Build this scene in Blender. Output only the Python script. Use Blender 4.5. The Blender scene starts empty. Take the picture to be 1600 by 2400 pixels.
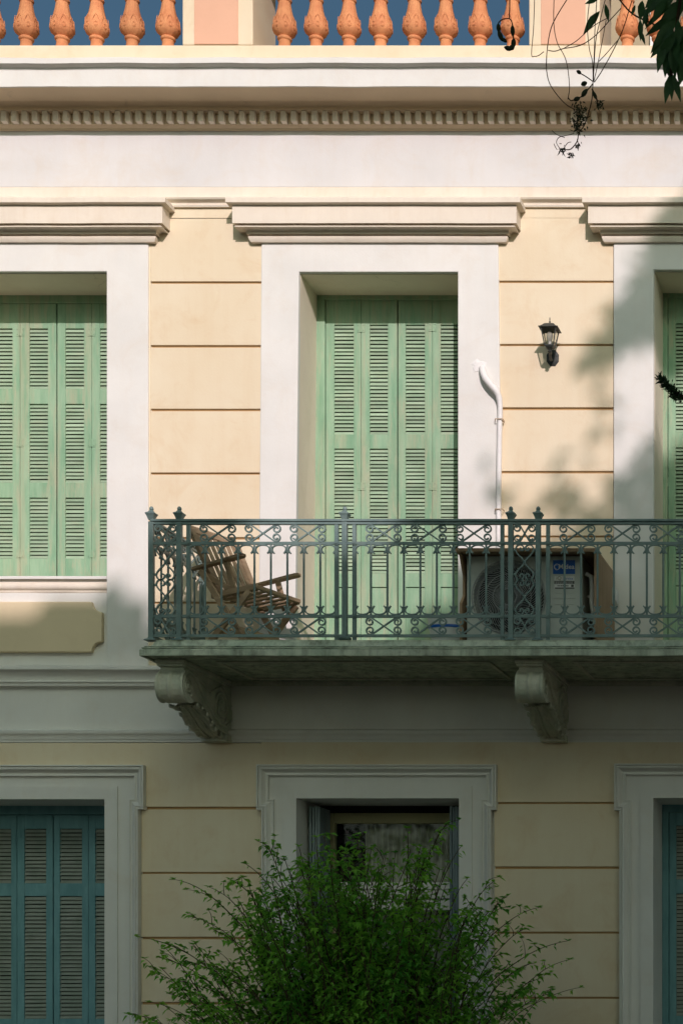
import bpy, bmesh, math, random
from mathutils import Vector, Matrix, noise
random.seed(11)
R = math.radians
sc = bpy.context.scene
COL = sc.collection

# ------------------------------------------------------------------ camera
F, D, VX, VY, CX, CZ = 4275.0, 15.0, 2200.0, 2380.0, 4.912, 1.6
cam_d = bpy.data.cameras.new('camera'); cam = bpy.data.objects.new('camera', cam_d); COL.objects.link(cam)
cam.location = (CX, -D, CZ); cam.rotation_euler = (R(90), 0, 0)
cam_d.sensor_fit = 'HORIZONTAL'; cam_d.sensor_width = 36; cam_d.lens = 36*F/1600
cam_d.shift_x = -(VX-800)/1600; cam_d.shift_y = (VY-1200)/1600
cam_d.clip_start = .1; cam_d.clip_end = 2000
sc.camera = cam
# ------------------------------------------------------------------ light
SX, SZ = .34, .48                       # direction to the sun is (SX, -1, SZ)
world = bpy.data.worlds.new('World'); sc.world = world; world.use_nodes = True
wn = world.node_tree; bg = wn.nodes['Background']
sky = wn.nodes.new('ShaderNodeTexSky'); sky.sky_type = 'NISHITA'; sky.sun_disc = False
sky.sun_elevation = math.atan2(SZ, math.hypot(SX, 1)); sky.sun_rotation = math.atan2(SX, -1)
sky.air_density = .65; sky.dust_density = 5.0; sky.ozone_density = 5.5
tint = wn.nodes.new('ShaderNodeMix'); tint.data_type = 'RGBA'; tint.blend_type = 'MULTIPLY'; tint.inputs[0].default_value = 1
tint.inputs[7].default_value = (.90, .98, .73, 1); wn.links.new(sky.outputs[0], tint.inputs[6])
wn.links.new(tint.outputs[2], bg.inputs[0]); bg.inputs[1].default_value = .112
sun_d = bpy.data.lights.new('sun', 'SUN'); sun = bpy.data.objects.new('sun', sun_d); COL.objects.link(sun)
sun_d.energy = 3.3; sun_d.angle = R(.53); sun_d.color = (1, .85, .90)
sun.rotation_euler = Vector((SX, -1, SZ)).to_track_quat('Z', 'Y').to_euler()
sun.location = (8, -20, 20)
vs = sc.view_settings; vs.view_transform = 'Standard'; vs.look = 'None'; vs.gamma = 1; vs.exposure = 0; vs.use_curve_mapping = False

# ------------------------------------------------------------------ helpers
def gx(px, y=0.): return CX + (px-VX)*(D+y)/F
def gz(py, y=0.): return CZ + (VY-py)*(D+y)/F
def at(px, py, y=0.): return Vector((gx(px, y), y, gz(py, y)))
ORIG = {}
def worig(o): return ORIG.get(o.name, Vector((0, 0, 0))) if o else Vector((0, 0, 0))
def thing(name, label, cat, loc=(0, 0, 0), group=None):
    o = bpy.data.objects.new(name, None); COL.objects.link(o); o.location = loc; o.empty_display_size = .2
    o['label'] = label; o['category'] = cat
    if group: o['group'] = group
    ORIG[o.name] = Vector(loc); return o
class MB:
    def __init__(s): s.v = []; s.f = []; s.m = []
    def add(s, vs, fs, mi=0):
        b = len(s.v); s.v += [Vector(p) for p in vs]; s.f += [tuple(b+i for i in f) for f in fs]; s.m += [mi]*len(fs); return s
    def box(s, x0, x1, y0, y1, z0, z1, mi=0):
        return s.add([(x, y, z) for x in (x0, x1) for y in (y0, y1) for z in (z0, z1)],
            [(0, 1, 3, 2), (4, 6, 7, 5), (0, 4, 5, 1), (2, 3, 7, 6), (0, 2, 6, 4), (1, 5, 7, 3)], mi)
    def beam(s, p, q, w, h, up=(0, 0, 1), mi=0):      # w sideways, h along up
        p, q = Vector(p), Vector(q); d = (q-p).normalized(); u = Vector(up); si = d.cross(u).normalized(); u = si.cross(d)
        a, b = si*w/2, u*h/2
        return s.add([p-a-b, p+a-b, p+a+b, p-a+b, q-a-b, q+a-b, q+a+b, q-a+b],
            [(0, 3, 2, 1), (4, 5, 6, 7), (0, 1, 5, 4), (1, 2, 6, 5), (2, 3, 7, 6), (3, 0, 4, 7)], mi)
    def prism(s, poly, axis, a0, a1, mi=0):           # polygon in the two other axes
        n = len(poly); P = []
        for a in (a0, a1):
            for u, w in poly: P.append({'x': (a, u, w), 'y': (u, a, w), 'z': (u, w, a)}[axis])
        return s.add(P, [tuple(range(n)), tuple(range(2*n-1, n-1, -1))]+[(i, (i+1) % n, n+(i+1) % n, n+i) for i in range(n)], mi)
    def tube(s, pts, r, n=6, mi=0):
        pts = [Vector(p) for p in pts]; m = len(pts); rr = r if isinstance(r, (list, tuple)) else [r]*m
        t0 = (pts[1]-pts[0]).normalized(); u = t0.orthogonal().normalized(); V = []
        for i, p in enumerate(pts):
            t = (pts[min(i+1, m-1)]-pts[max(i-1, 0)])
            t = t.normalized() if t.length > 1e-9 else t0
            u = (u-t*u.dot(t)); u = u.normalized() if u.length > 1e-6 else t.orthogonal().normalized(); w = t.cross(u)
            V += [p+(u*math.cos(2*math.pi*k/n)+w*math.sin(2*math.pi*k/n))*rr[i] for k in range(n)]
        Fs = [(i*n+k, i*n+(k+1) % n, (i+1)*n+(k+1) % n, (i+1)*n+k) for i in range(m-1) for k in range(n)]
        return s.add(V, Fs+[tuple(range(n-1, -1, -1)), tuple((m-1)*n+k for k in range(n))], mi)
    def bar(s, pts, w, t, y, mi=0):                   # flat bar along a curve in the XZ plane
        m = len(pts); V = []
        for i, (x, z) in enumerate(pts):
            a, b = pts[max(i-1, 0)], pts[min(i+1, m-1)]; dx, dz = b[0]-a[0], b[1]-a[1]; L = math.hypot(dx, dz) or 1
            nx, nz = -dz/L*w/2, dx/L*w/2
            V += [(x+nx, y-t/2, z+nz), (x+nx, y+t/2, z+nz), (x-nx, y+t/2, z-nz), (x-nx, y-t/2, z-nz)]
        Fs = [(i*4+k, i*4+(k+1) % 4, (i+1)*4+(k+1) % 4, (i+1)*4+k) for i in range(m-1) for k in range(4)]
        return s.add(V, Fs+[(3, 2, 1, 0), tuple((m-1)*4+k for k in range(4))], mi)
    def lathe(s, prof, c, n=16, mi=0, sx=1., sy=1.):
        V = []
        for r, z in prof: V += [(c[0]+sx*r*math.cos(2*math.pi*k/n), c[1]+sy*r*math.sin(2*math.pi*k/n), c[2]+z) for k in range(n)]
        m = len(prof)
        Fs = [(i*n+k, i*n+(k+1) % n, (i+1)*n+(k+1) % n, (i+1)*n+k) for i in range(m-1) for k in range(n)]
        return s.add(V, Fs+[tuple(range(n-1, -1, -1)), tuple((m-1)*n+k for k in range(n))], mi)
    def sweep(s, path, prof, plane='XY', seg=.25, jit=0., mi=0, close=True):
        # moulding: prof = [(offset to the left of the path, height)]
        pts = [Vector(p).to_2d() if len(p) > 2 else Vector(p) for p in path]; P = []
        for i in range(len(pts)):
            d0 = (pts[i]-pts[i-1]).normalized() if i else None; d1 = (pts[i+1]-pts[i]).normalized() if i < len(pts)-1 else None
            n0 = Vector((-d0.y, d0.x)) if d0 else None; n1 = Vector((-d1.y, d1.x)) if d1 else None
            if n0 is None: mv = n1
            elif n1 is None: mv = n0
            else:
                mv = (n0+n1).normalized(); mv = mv/max(.2, mv.dot(n0))
            P.append((pts[i], mv))
            if i < len(pts)-1:
                L = (pts[i+1]-pts[i]).length; k = int(L/seg)
                if k > 1 and jit: 
                    for j in range(1, k): P.append((pts[i].lerp(pts[i+1], j/k), None, n1))
        V = []; m = len(prof)
        for it in P:
            p = it[0]; mv = it[1] if it[1] is not None else it[2]
            for j, (o, h) in enumerate(prof):
                q = p+mv*o
                if jit and it[1] is None:
                    h2 = h+jit*noise.noise(Vector((p.x*2.1+9, p.y*2.1, h*3)))+.4*jit*noise.noise(Vector((p.x*9, p.y*9, h*7))); q = q+mv*jit*.6*noise.noise(Vector((p.x*3, p.y*3+5, h*5)))
                else: h2 = h
                V.append((q.x, q.y, h2) if plane == 'XY' else (q.x, -h2, q.y))
        Fs = [(i*m+j, i*m+j+1, (i+1)*m+j+1, (i+1)*m+j) for i in range(len(P)-1) for j in range(m-1)]
        if close: Fs += [tuple(range(m)), tuple((len(P)-1)*m+j for j in range(m-1, -1, -1))]
        return s.add(V, Fs, mi)
    def build(s, name, mat, parent=None, smooth=0, bevel=0., origin=None, kind=None, label=None, recalc=True):
        o0 = Vector(origin) if origin is not None else worig(parent)
        me = bpy.data.meshes.new(name); me.from_pydata([p-o0 for p in s.v], [], s.f)
        if recalc:
            bm = bmesh.new(); bm.from_mesh(me); bmesh.ops.recalc_face_normals(bm, faces=bm.faces); bm.to_mesh(me); bm.free()
        for mm in (mat if isinstance(mat, (list, tuple)) else [mat]): me.materials.append(mm)
        if any(s.m): me.polygons.foreach_set('material_index', s.m)
        if smooth:
            me.polygons.foreach_set('use_smooth', [True]*len(me.polygons))
            if smooth < 180: me.set_sharp_from_angle(angle=R(smooth))
        me.update()
        o = bpy.data.objects.new(name, me); COL.objects.link(o)
        if parent: o.parent = parent; o.location = o0-worig(parent)
        else: o.location = o0
        ORIG[o.name] = o0
        if bevel:
            b = o.modifiers.new('bevel', 'BEVEL'); b.width = bevel; b.segments = 2; b.limit_method = 'ANGLE'; b.angle_limit = R(40)
        if kind: o['kind'] = kind
        if label: o['label'] = label
        return o
def inst(src, name, loc, parent, rot=None, scale=None):
    o = src.copy(); o.name = name; COL.objects.link(o); o.parent = parent; o.location = Vector(loc)-worig(parent)
    if rot: o.rotation_euler = rot
    if scale: o.scale = scale
    ORIG[o.name] = Vector(loc); return o
def crom(pts, n=4, closed=False):
    P = [Vector(p) for p in pts]; out = []
    for i in range(len(P)-1):
        a, b, c, d = P[max(i-1, 0)], P[i], P[i+1], P[min(i+2, len(P)-1)]
        for k in range(n):
            t = k/n; out.append(.5*((2*b)+(c-a)*t+(2*a-5*b+4*c-d)*t*t+(3*b-a-3*c+d)*t**3))
    out.append(P[-1]); return out

# ------------------------------------------------------------------ materials
def nd(nt, t, **k):
    n = nt.nodes.new(t)
    for a, b in k.items(): setattr(n, a, b)
    return n
def surf(name, base, dark=None, var=.15, scale=2.5, stain=.0, streak=0., stain_col=(.12, .09, .05), rough=.85, bump=.15, fine=60., grain=0., rand=0., spec=.3, metal=0., stretch=(1, 1, 1), lo=.55, crack=0.):
    m = bpy.data.materials.new(name); m.use_nodes = True; nt = m.node_tree; L = nt.links
    b = nt.nodes['Principled BSDF']; b.inputs['Roughness'].default_value = rough; b.inputs['Specular IOR Level'].default_value = spec; b.inputs['Metallic'].default_value = metal
    tc = nd(nt, 'ShaderNodeTexCoord'); geo = nd(nt, 'ShaderNodeNewGeometry')
    mp = nd(nt, 'ShaderNodeMapping'); mp.inputs['Scale'].default_value = stretch; L.new(geo.outputs['Position'], mp.inputs[0])
    n1 = nd(nt, 'ShaderNodeTexNoise'); n1.inputs['Scale'].default_value = scale; n1.inputs['Detail'].default_value = 6; n1.inputs['Roughness'].default_value = .6; L.new(mp.outputs[0], n1.inputs[0])
    dark = dark or tuple(c*(1-var) for c in base)
    r1 = nd(nt, 'ShaderNodeValToRGB'); r1.color_ramp.elements[0].position = .35; r1.color_ramp.elements[1].position = .65
    r1.color_ramp.elements[0].color = (*dark, 1); r1.color_ramp.elements[1].color = (*base, 1); L.new(n1.outputs[0], r1.inputs[0]); c = r1.outputs[0]
    def mix(c, fac, col, mode='MIX'):
        x = nd(nt, 'ShaderNodeMix', data_type='RGBA', blend_type=mode); L.new(fac, x.inputs[0]); L.new(c, x.inputs[6]); x.inputs[7].default_value = (*col, 1); return x.outputs[2]
    def ramp(src, a, b2, mx=1.):
        x = nd(nt, 'ShaderNodeMapRange'); x.inputs[1].default_value = a; x.inputs[2].default_value = b2; x.inputs[4].default_value = mx; L.new(src, x.inputs[0]); return x.outputs[0]
    if stain:
        n2 = nd(nt, 'ShaderNodeTexNoise'); n2.inputs['Scale'].default_value = scale*1.7; n2.inputs['Detail'].default_value = 10; n2.inputs['Roughness'].default_value = .72; n2.inputs['Distortion'].default_value = .6; L.new(mp.outputs[0], n2.inputs[0])
        c = mix(c, ramp(n2.outputs[0], lo, .8, stain), stain_col)
    if streak:
        m3 = nd(nt, 'ShaderNodeMapping'); m3.inputs['Scale'].default_value = (14, 14, 1.1); L.new(geo.outputs['Position'], m3.inputs[0])
        n3 = nd(nt, 'ShaderNodeTexNoise'); n3.inputs['Scale'].default_value = 1; n3.inputs['Detail'].default_value = 7; n3.inputs['Roughness'].default_value = .65; L.new(m3.outputs[0], n3.inputs[0])
        c = mix(c, ramp(n3.outputs[0], .48, .75, streak), stain_col)
    if crack:
        nw = nd(nt, 'ShaderNodeTexNoise'); nw.inputs['Scale'].default_value = 3; nw.inputs['Detail'].default_value = 6; L.new(mp.outputs[0], nw.inputs[0])
        va = nd(nt, 'ShaderNodeVectorMath', operation='MULTIPLY_ADD'); va.inputs[1].default_value = (.5, .5, .5); L.new(nw.outputs['Color'], va.inputs[0]); L.new(mp.outputs[0], va.inputs[2])
        vo = nd(nt, 'ShaderNodeTexVoronoi', feature='DISTANCE_TO_EDGE'); vo.inputs['Scale'].default_value = .9; L.new(va.outputs[0], vo.inputs[0])
        ln_ = nd(nt, 'ShaderNodeMapRange'); ln_.inputs[1].default_value = .0; ln_.inputs[2].default_value = .005; ln_.inputs[3].default_value = 1; ln_.inputs[4].default_value = 0; L.new(vo.outputs['Distance'], ln_.inputs[0])
        nm = nd(nt, 'ShaderNodeTexNoise'); nm.inputs['Scale'].default_value = 1.3; L.new(mp.outputs[0], nm.inputs[0])
        mu = nd(nt, 'ShaderNodeMath', operation='MULTIPLY'); L.new(ln_.outputs[0], mu.inputs[0]); L.new(ramp(nm.outputs[0], .5, .6, crack), mu.inputs[1])
        c = mix(c, mu.outputs[0], (.22, .15, .09))
    if rand:
        oi = nd(nt, 'ShaderNodeObjectInfo'); hs = nd(nt, 'ShaderNodeHueSaturation'); mr = nd(nt, 'ShaderNodeMapRange'); mr.inputs[3].default_value = 1-rand; mr.inputs[4].default_value = 1+rand*.5
        L.new(oi.outputs['Random'], mr.inputs[0]); L.new(mr.outputs[0], hs.inputs['Value']); L.new(c, hs.inputs['Color']); c = hs.outputs[0]
    L.new(c, b.inputs['Base Color'])
    if bump:
        nb = nd(nt, 'ShaderNodeTexNoise'); nb.inputs['Scale'].default_value = fine; nb.inputs['Detail'].default_value = 5; L.new(mp.outputs[0], nb.inputs[0])
        nb2 = nd(nt, 'ShaderNodeTexNoise'); nb2.inputs['Scale'].default_value = 4.; nb2.inputs['Detail'].default_value = 3; L.new(mp.outputs[0], nb2.inputs[0])
        ad = nd(nt, 'ShaderNodeMath', operation='MULTIPLY_ADD'); ad.inputs[1].default_value = 2.5; L.new(nb2.outputs[0], ad.inputs[0]); L.new(nb.outputs[0], ad.inputs[2])
        bp = nd(nt, 'ShaderNodeBump'); bp.inputs['Strength'].default_value = bump; bp.inputs['Distance'].default_value = .006; L.new(ad.outputs[0], bp.inputs['Height']); L.new(bp.outputs[0], b.inputs['Normal'])
    return m
def leafmat(name, a, b2, trans=.35, scale=3., rough=.5):
    m = bpy.data.materials.new(name); m.use_nodes = True; nt = m.node_tree; L = nt.links
    b = nt.nodes['Principled BSDF']; out = nt.nodes['Material Output']; b.inputs['Roughness'].default_value = rough; b.inputs['Specular IOR Level'].default_value = .35
    geo = nd(nt, 'ShaderNodeNewGeometry'); n1 = nd(nt, 'ShaderNodeTexNoise'); n1.inputs['Scale'].default_value = scale; n1.inputs['Detail'].default_value = 8; n1.inputs['Roughness'].default_value = .8; L.new(geo.outputs['Position'], n1.inputs[0])
    r1 = nd(nt, 'ShaderNodeValToRGB'); r1.color_ramp.elements[0].position = .38; r1.color_ramp.elements[1].position = .66; r1.color_ramp.elements[0].color = (*a, 1); r1.color_ramp.elements[1].color = (*b2, 1); L.new(n1.outputs[0], r1.inputs[0])
    L.new(r1.outputs[0], b.inputs['Base Color']); tr = nd(nt, 'ShaderNodeBsdfTranslucent'); L.new(r1.outputs[0], tr.inputs[0])
    mx = nd(nt, 'ShaderNodeMixShader'); mx.inputs[0].default_value = trans; L.new(b.outputs[0], mx.inputs[1]); L.new(tr.outputs[0], mx.inputs[2]); L.new(mx.outputs[0], out.inputs[0]); return m
M = {}
M['trim'] = surf('trim_plaster', (.75, .735, .68), var=.09, scale=1.6, streak=.10, stain=.35, stain_col=(.62, .52, .40), lo=.5, bump=.12)
M['reveal'] = surf('reveal_plaster', (.84, .73, .58), var=.06, scale=2.2, stain=.25, stain_col=(.6, .46, .3), lo=.5, bump=.12, crack=.25)  # bounced and raking sunlight put into this warmer, paler plaster colour
M['frieze'] = surf('frieze_plaster', (.68, .665, .64), var=.09, scale=1.2, streak=.12, stain=.5, stain_col=(.60, .50, .38), lo=.5, bump=.12)
M['cream'] = surf('cream_plaster', (.77, .69, .57), var=.08, scale=2.2, stain=.3, streak=.18, stain_col=(.58, .44, .28), lo=.5, bump=.12)
M['soffit'] = surf('soffit_plaster', (.74, .60, .42), var=.08, scale=2.2, stain=.5, stain_col=(.20, .15, .09), lo=.62, bump=.15)  # warm bounce light put into the base colour; the stains are real
M['yellow'] = surf('yellow_stucco', (.755, .655, .475), dark=(.72, .60, .415), scale=1.4, streak=.10, stain=.45, stain_col=(.60, .38, .18), lo=.52, bump=.12, rand=.03)
M['joint'] = surf('joint_mortar', (.50, .32, .15), dark=(.42, .26, .12), scale=3, bump=.1)
M['ochre'] = surf('ochre_panel', (.74, .61, .40), var=.06, scale=1.8, stain=.15, stain_col=(.45, .30, .15), bump=.12)
M['pink'] = surf('salmon_plaster', (.72, .42, .28), var=.06, scale=2, stain=.15, stain_col=(.6, .3, .18), bump=.1)
M['terra'] = surf('terracotta', (.68, .30, .13), dark=(.56, .21, .09), scale=9, stain=.5, stain_col=(.40, .13, .05), bump=.25, fine=90, rand=.14)
M['stone'] = surf('weathered_stone', (.60, .64, .50), dark=(.42, .49, .37), scale=5, stain=.7, streak=.75, stain_col=(.055, .055, .035), lo=.45, bump=.5, fine=45)
M['bracket'] = surf('bracket_stone', (.64, .62, .50), dark=(.46, .50, .39), scale=5, stain=.4, stain_col=(.12, .11, .07), lo=.5, bump=.22, fine=50)
M['shutter'] = surf('green_painted_wood', (.29, .44, .285), dark=(.19, .345, .21), scale=3.2, stain=.9, streak=.65, stain_col=(.45, .40, .27), lo=.52, rough=.6, bump=.25, fine=30, stretch=(4, 1, .6))
M['slat'] = surf('green_painted_slat', (.36, .475, .33), dark=(.27, .39, .255), scale=4, stain=.4, stain_col=(.42, .34, .22), lo=.5, rough=.65, bump=.2, fine=30, rand=.20, stretch=(1, 1, 3))
M['teal'] = surf('teal_painted_wood', (.16, .33, .355), dark=(.115, .26, .28), scale=5, stain=.6, stain_col=(.26, .26, .22), lo=.62, rough=.55, bump=.3, fine=30, stretch=(3, 1, .8))
M['tealslat'] = surf('grey_green_slat', (.28, .31, .27), dark=(.21, .25, .21), scale=6, stain=.3, rough=.7, bump=.2)
M['bluegrey'] = surf('blue_grey_wood', (.24, .30, .31), dark=(.16, .20, .21), scale=5, stain=.5, rough=.6, bump=.3, stretch=(4, 1, .5), stain_col=(.3, .28, .24))
M['iron'] = surf('painted_iron', (.18, .25, .23), dark=(.12, .185, .175), scale=6, stain=.45, stain_col=(.13, .115, .085), lo=.55, rough=.42, bump=.25, fine=60, spec=.5)
M['wood'] = surf('weathered_wood', (.45, .32, .20), dark=(.33, .23, .14), scale=3, stain=.4, stain_col=(.30, .26, .20), rough=.75, bump=.5, fine=25, rand=.15, stretch=(1, 1, 6))
M['ply'] = surf('brown_board', (.42, .28, .17), dark=(.36, .23, .135), scale=4, stain=.2, stain_col=(.2, .14, .09), rough=.6, bump=.1, stretch=(4, 4, .6))
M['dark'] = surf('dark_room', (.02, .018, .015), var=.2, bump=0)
M['acbody'] = surf('ac_casing', (.52, .55, .50), var=.05, scale=6, stain=.15, stain_col=(.3, .3, .25), rough=.45, bump=0)
M['grille'] = surf('ac_grille', (.34, .35, .34), var=.1, rough=.35, bump=0, spec=.5)
M['black'] = surf('black_gap', (.012, .012, .012), var=.1, bump=0)
M['blue'] = surf('blue_sticker', (.005, .10, .42), var=.04, rough=.3, bump=0)
M['white'] = surf('white_plastic', (.72, .72, .70), var=.05, rough=.4, bump=0)
M['pipe'] = surf('white_pipe_wrap', (.80, .78, .74), var=.08, scale=8, stain=.25, stain_col=(.55, .45, .33), rough=.6, bump=.4, fine=25)
M['grey'] = surf('grey_print', (.12, .12, .11), var=.05, bump=0)
M['olive'] = surf('olive_print', (.30, .27, .12), var=.05, bump=0)
M['lampiron'] = surf('lamp_metal', (.045, .050, .045), var=.2, scale=15, rough=.45, bump=.2, stain=.4, stain_col=(.10, .09, .07))
M['framebrown'] = surf('brown_window_frame', (.34, .31, .17), var=.15, bump=.1)
M['curtain'] = surf('net_curtain', (.50, .49, .42), var=.25, scale=5, stretch=(14, 4, .4), bump=0)
M['basin'] = surf('pale_basin', (.66, .68, .66), var=.06, rough=.4, bump=0)
M['bark'] = surf('bark', (.10, .075, .05), var=.4, scale=12, bump=.7)
M['twig'] = surf('twig', (.10, .055, .03), var=.3, scale=40, bump=.2)
M['stem'] = surf('shrub_stem', (.09, .07, .035), var=.3, scale=30, bump=.2)
M['leaf'] = leafmat('shrub_leaf', (.07, .32, .035), (.40, .74, .09), scale=3.2, trans=.45)
M['bigleaf'] = leafmat('long_leaf', (.035, .10, .03), (.07, .17, .05), trans=.2, scale=9)
M['treeleaf'] = leafmat('tree_leaf', (.03, .08, .02), (.07, .14, .03), scale=1.5, trans=.2)
M['pod'] = surf('seed_pod', (.05, .065, .035), var=.3, scale=40, bump=.2)
M['needle'] = leafmat('conifer_needle', (.02, .045, .015), (.035, .07, .02), trans=.05)
M['asphalt'] = surf('asphalt', (.05, .05, .048), var=.3, scale=5, bump=.4)
M['paving'] = surf('paving', (.16, .15, .13), var=.2, scale=3, bump=.3)
M['soil'] = surf('soil', (.08, .055, .035), var=.3, scale=8, bump=.6)
M['opp'] = surf('opposite_render', (.42, .34, .22), var=.12, scale=1.5, bump=.1)
def glassmat(name, col=(.9, .95, .9), rough=.02, alpha=.25):
    m = bpy.data.materials.new(name); m.use_nodes = True; nt = m.node_tree; out = nt.nodes['Material Output']; nt.nodes.remove(nt.nodes['Principled BSDF'])
    t = nd(nt, 'ShaderNodeBsdfTransparent'); t.inputs[0].default_value = (*col, 1); g = nd(nt, 'ShaderNodeBsdfGlossy'); g.inputs['Roughness'].default_value = rough
    fr = nd(nt, 'ShaderNodeFresnel'); fr.inputs[0].default_value = 1.5; mx = nd(nt, 'ShaderNodeMixShader'); nt.links.new(fr.outputs[0], mx.inputs[0]); nt.links.new(t.outputs[0], mx.inputs[1]); nt.links.new(g.outputs[0], mx.inputs[2]); nt.links.new(mx.outputs[0], out.inputs[0]); return m
M['glass'] = glassmat('window_glass'); M['lampglass'] = glassmat('lamp_glass', (.85, .86, .82), .08)

# ================================================================== SETTING
def ground(name, x0, x1, y0, y1, z, mat, th=0):
    mb = MB()
    if th: mb.box(x0, x1, y0, y1, z-th, z)
    else: mb.add([(x0, y0, z), (x1, y0, z), (x1, y1, z), (x0, y1, z)], [(0, 1, 2, 3)])
    return mb.build(name, mat, kind='structure', recalc=bool(th))
ground('ground', -400, 400, -400, 400, -.01, M['soil'])
ground('road', -60, 60, -17.2, -4.2, .002, M['asphalt'])
ground('pavement', -60, 60, -4.2, -2.4, .14, M['paving'], .14)
ground('pavement', -60, 60, -20.4, -17.2, .14, M['paving'], .14)
ground('planting_bed', -60, 60, -2.4, -.02, .16, M['soil'], .16)

# ================================================================== BUILDING
B = thing('building', 'cream and white neoclassical facade with green louvred shutters and an iron balcony', 'building')
XL, XR = -7.5, 8.4
# openings (world)
UP = [(gx(-116), gx(254)), (gx(689), gx(1075)), (gx(1533), gx(1905))]
LO = [(gx(-122), gx(250)), (gx(698), gx(1078)), (gx(1532), gx(1904))]
ZUT = [gz(640), gz(641), gz(636)]; ZUB = [gz(1352), 4.46, 4.46]
ZLT = [gz(1875), gz(1873), gz(1872)]; ZLB = .95
ZROOF = 9.24
w = MB(); TH = .62
ex = [XL]+[v for a, b in zip(UP, LO) for v in (max(a[0], b[0]), min(a[1], b[1]))]+[XR]
# columns take the widest solid; side slivers fill per storey
ZM = gz(1760)
for (ops, z0, z1, tops, bots) in ((LO, 0, ZM, ZLT, [ZLB]*3), (UP, ZM, ZROOF, ZUT, ZUB)):
    xs = [XL]+[v for a in ops for v in a]+[XR]
    for i in range(0, len(xs), 2): w.box(xs[i], xs[i+1], 0, TH, z0, z1)
    for (a, b), t, bt in zip(ops, tops, bots):
        w.box(a, b, 0, TH, t, z1)
        w.box(a, b, .0, TH, z0, bt)
w.build('wall', M['trim'], B, recalc=False)
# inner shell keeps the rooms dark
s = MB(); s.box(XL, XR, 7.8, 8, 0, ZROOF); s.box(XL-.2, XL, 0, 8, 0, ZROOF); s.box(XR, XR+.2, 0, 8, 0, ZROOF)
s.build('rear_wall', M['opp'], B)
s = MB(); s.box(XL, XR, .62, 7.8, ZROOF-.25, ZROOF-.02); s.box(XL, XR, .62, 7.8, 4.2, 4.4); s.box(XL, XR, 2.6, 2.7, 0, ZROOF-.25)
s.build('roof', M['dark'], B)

# --- yellow block courses (each block its own piece)
def block(x0, x1, z0, z1, d=.020, mat='yellow', name='wall_block', bev=.003):
    MB().box(x0, x1, -d, .01, z0, z1).build(name, M[mat], B, bevel=bev)
GAP = .0095
def courses(x0, x1, grooves, ztop, zbot, y=-.016):
    MB().box(x0+.004, x1-.002, -.002, .006, zbot+.004, ztop-.004).build('wall_joint', M['joint'], B)
    zs = [ztop]+[gz(g, y) for g in grooves]+[zbot]
    for i in range(len(zs)-1):
        a = zs[i]-(GAP+random.uniform(-.002, .002) if i else 0); b = zs[i+1]+(GAP+random.uniform(-.002, .002) if i < len(zs)-2 else 0)
        block(x0, x1, b, a)
dU = -.020
upg = [662, 812, 961, 1110, 1262, 1413]
upgr = [660, 809, 958, 1107, 1258, 1409]
courses(gx(353, dU), gx(617, dU), upg, gz(512, -.016), 4.47)
courses(gx(1162, dU), gx(1436.5, dU), upgr, gz(509, -.016), 4.47)
MB().box(gx(344, dU), gx(353, dU), dU, .01, gz(1560), gz(512)).build('wall_edge_strip', M['yellow'], B)
courses(gx(1990, dU), XR, upgr, gz(509, -.016), 4.47)
courses(XL, gx(-225, dU), upg, gz(512, -.016), gz(1562))
logL = [1895, 2047, 2200, 2353, 2506, 2660]; logR = [1883, 2035, 2187, 2340, 2493, 2646]
courses(gx(331, dU), gx(612, dU), logL, gz(1742, dU), .3)
courses(gx(1158, dU), gx(1450, dU), logR, gz(1738, dU), .3)
courses(XL, gx(-205, dU), logL, gz(1742, dU), .3)
courses(gx(1990, dU), XR, logR, gz(1738, dU), .3)
for a, b, t in ((-205, 331, 1742), (612, 1158, 1740), (1450, 1990, 1738)):
    MB().box(gx(a, dU), gx(b, dU), dU, .01, gz(1800, dU), gz(t, dU)).build('wall_band', M['yellow'], B)

# --- upper flat surrounds
def surround(xo0t, xo1t, xi0t, xi1t, top, ztopin, zbot, xo0b=None, xo1b=None, xi0b=None, xi1b=None, d=.036):
    xo0b = xo0t if xo0b is None else xo0b; xo1b = xo1t if xo1b is None else xo1b
    xi0b = xi0t if xi0b is None else xi0b; xi1b = xi1t if xi1b is None else xi1b
    poly = [(xo0b, zbot), (xo0t, top), (xo1t, top), (xo1b, zbot), (xi1b, zbot), (xi1t, ztopin), (xi0t, ztopin), (xi0b, zbot)]
    m = MB(); P = [(x, y, z) for y in (-d, .02) for x, z in poly]; n = 8
    fr = [(0, 1, 6, 7), (1, 2, 5, 6), (2, 3, 4, 5)]
    m.add(P, fr+[tuple(i+8 for i in reversed(f)) for f in fr]+[(i, (i+1) % n, n+(i+1) % n, n+i) for i in range(n)])
    return m.build('window_surround', M['trim'], B, bevel=.008)
dd = -.036
surround(gx(-222, dd), gx(347, dd), UP[0][0], UP[0][1], gz(566, dd), ZUT[0], gz(1562, dd))
surround(gx(612, dd), gx(1167, dd), gx(704), UP[1][1], gz(566, dd), ZUT[1], 4.47, xo0b=gx(605, dd), xo1b=gx(1178, dd), xi0b=gx(690, dd))
surround(gx(1437, dd), gx(1990, dd), UP[2][0], UP[2][1], gz(566, dd), ZUT[2], 4.47)
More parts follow.
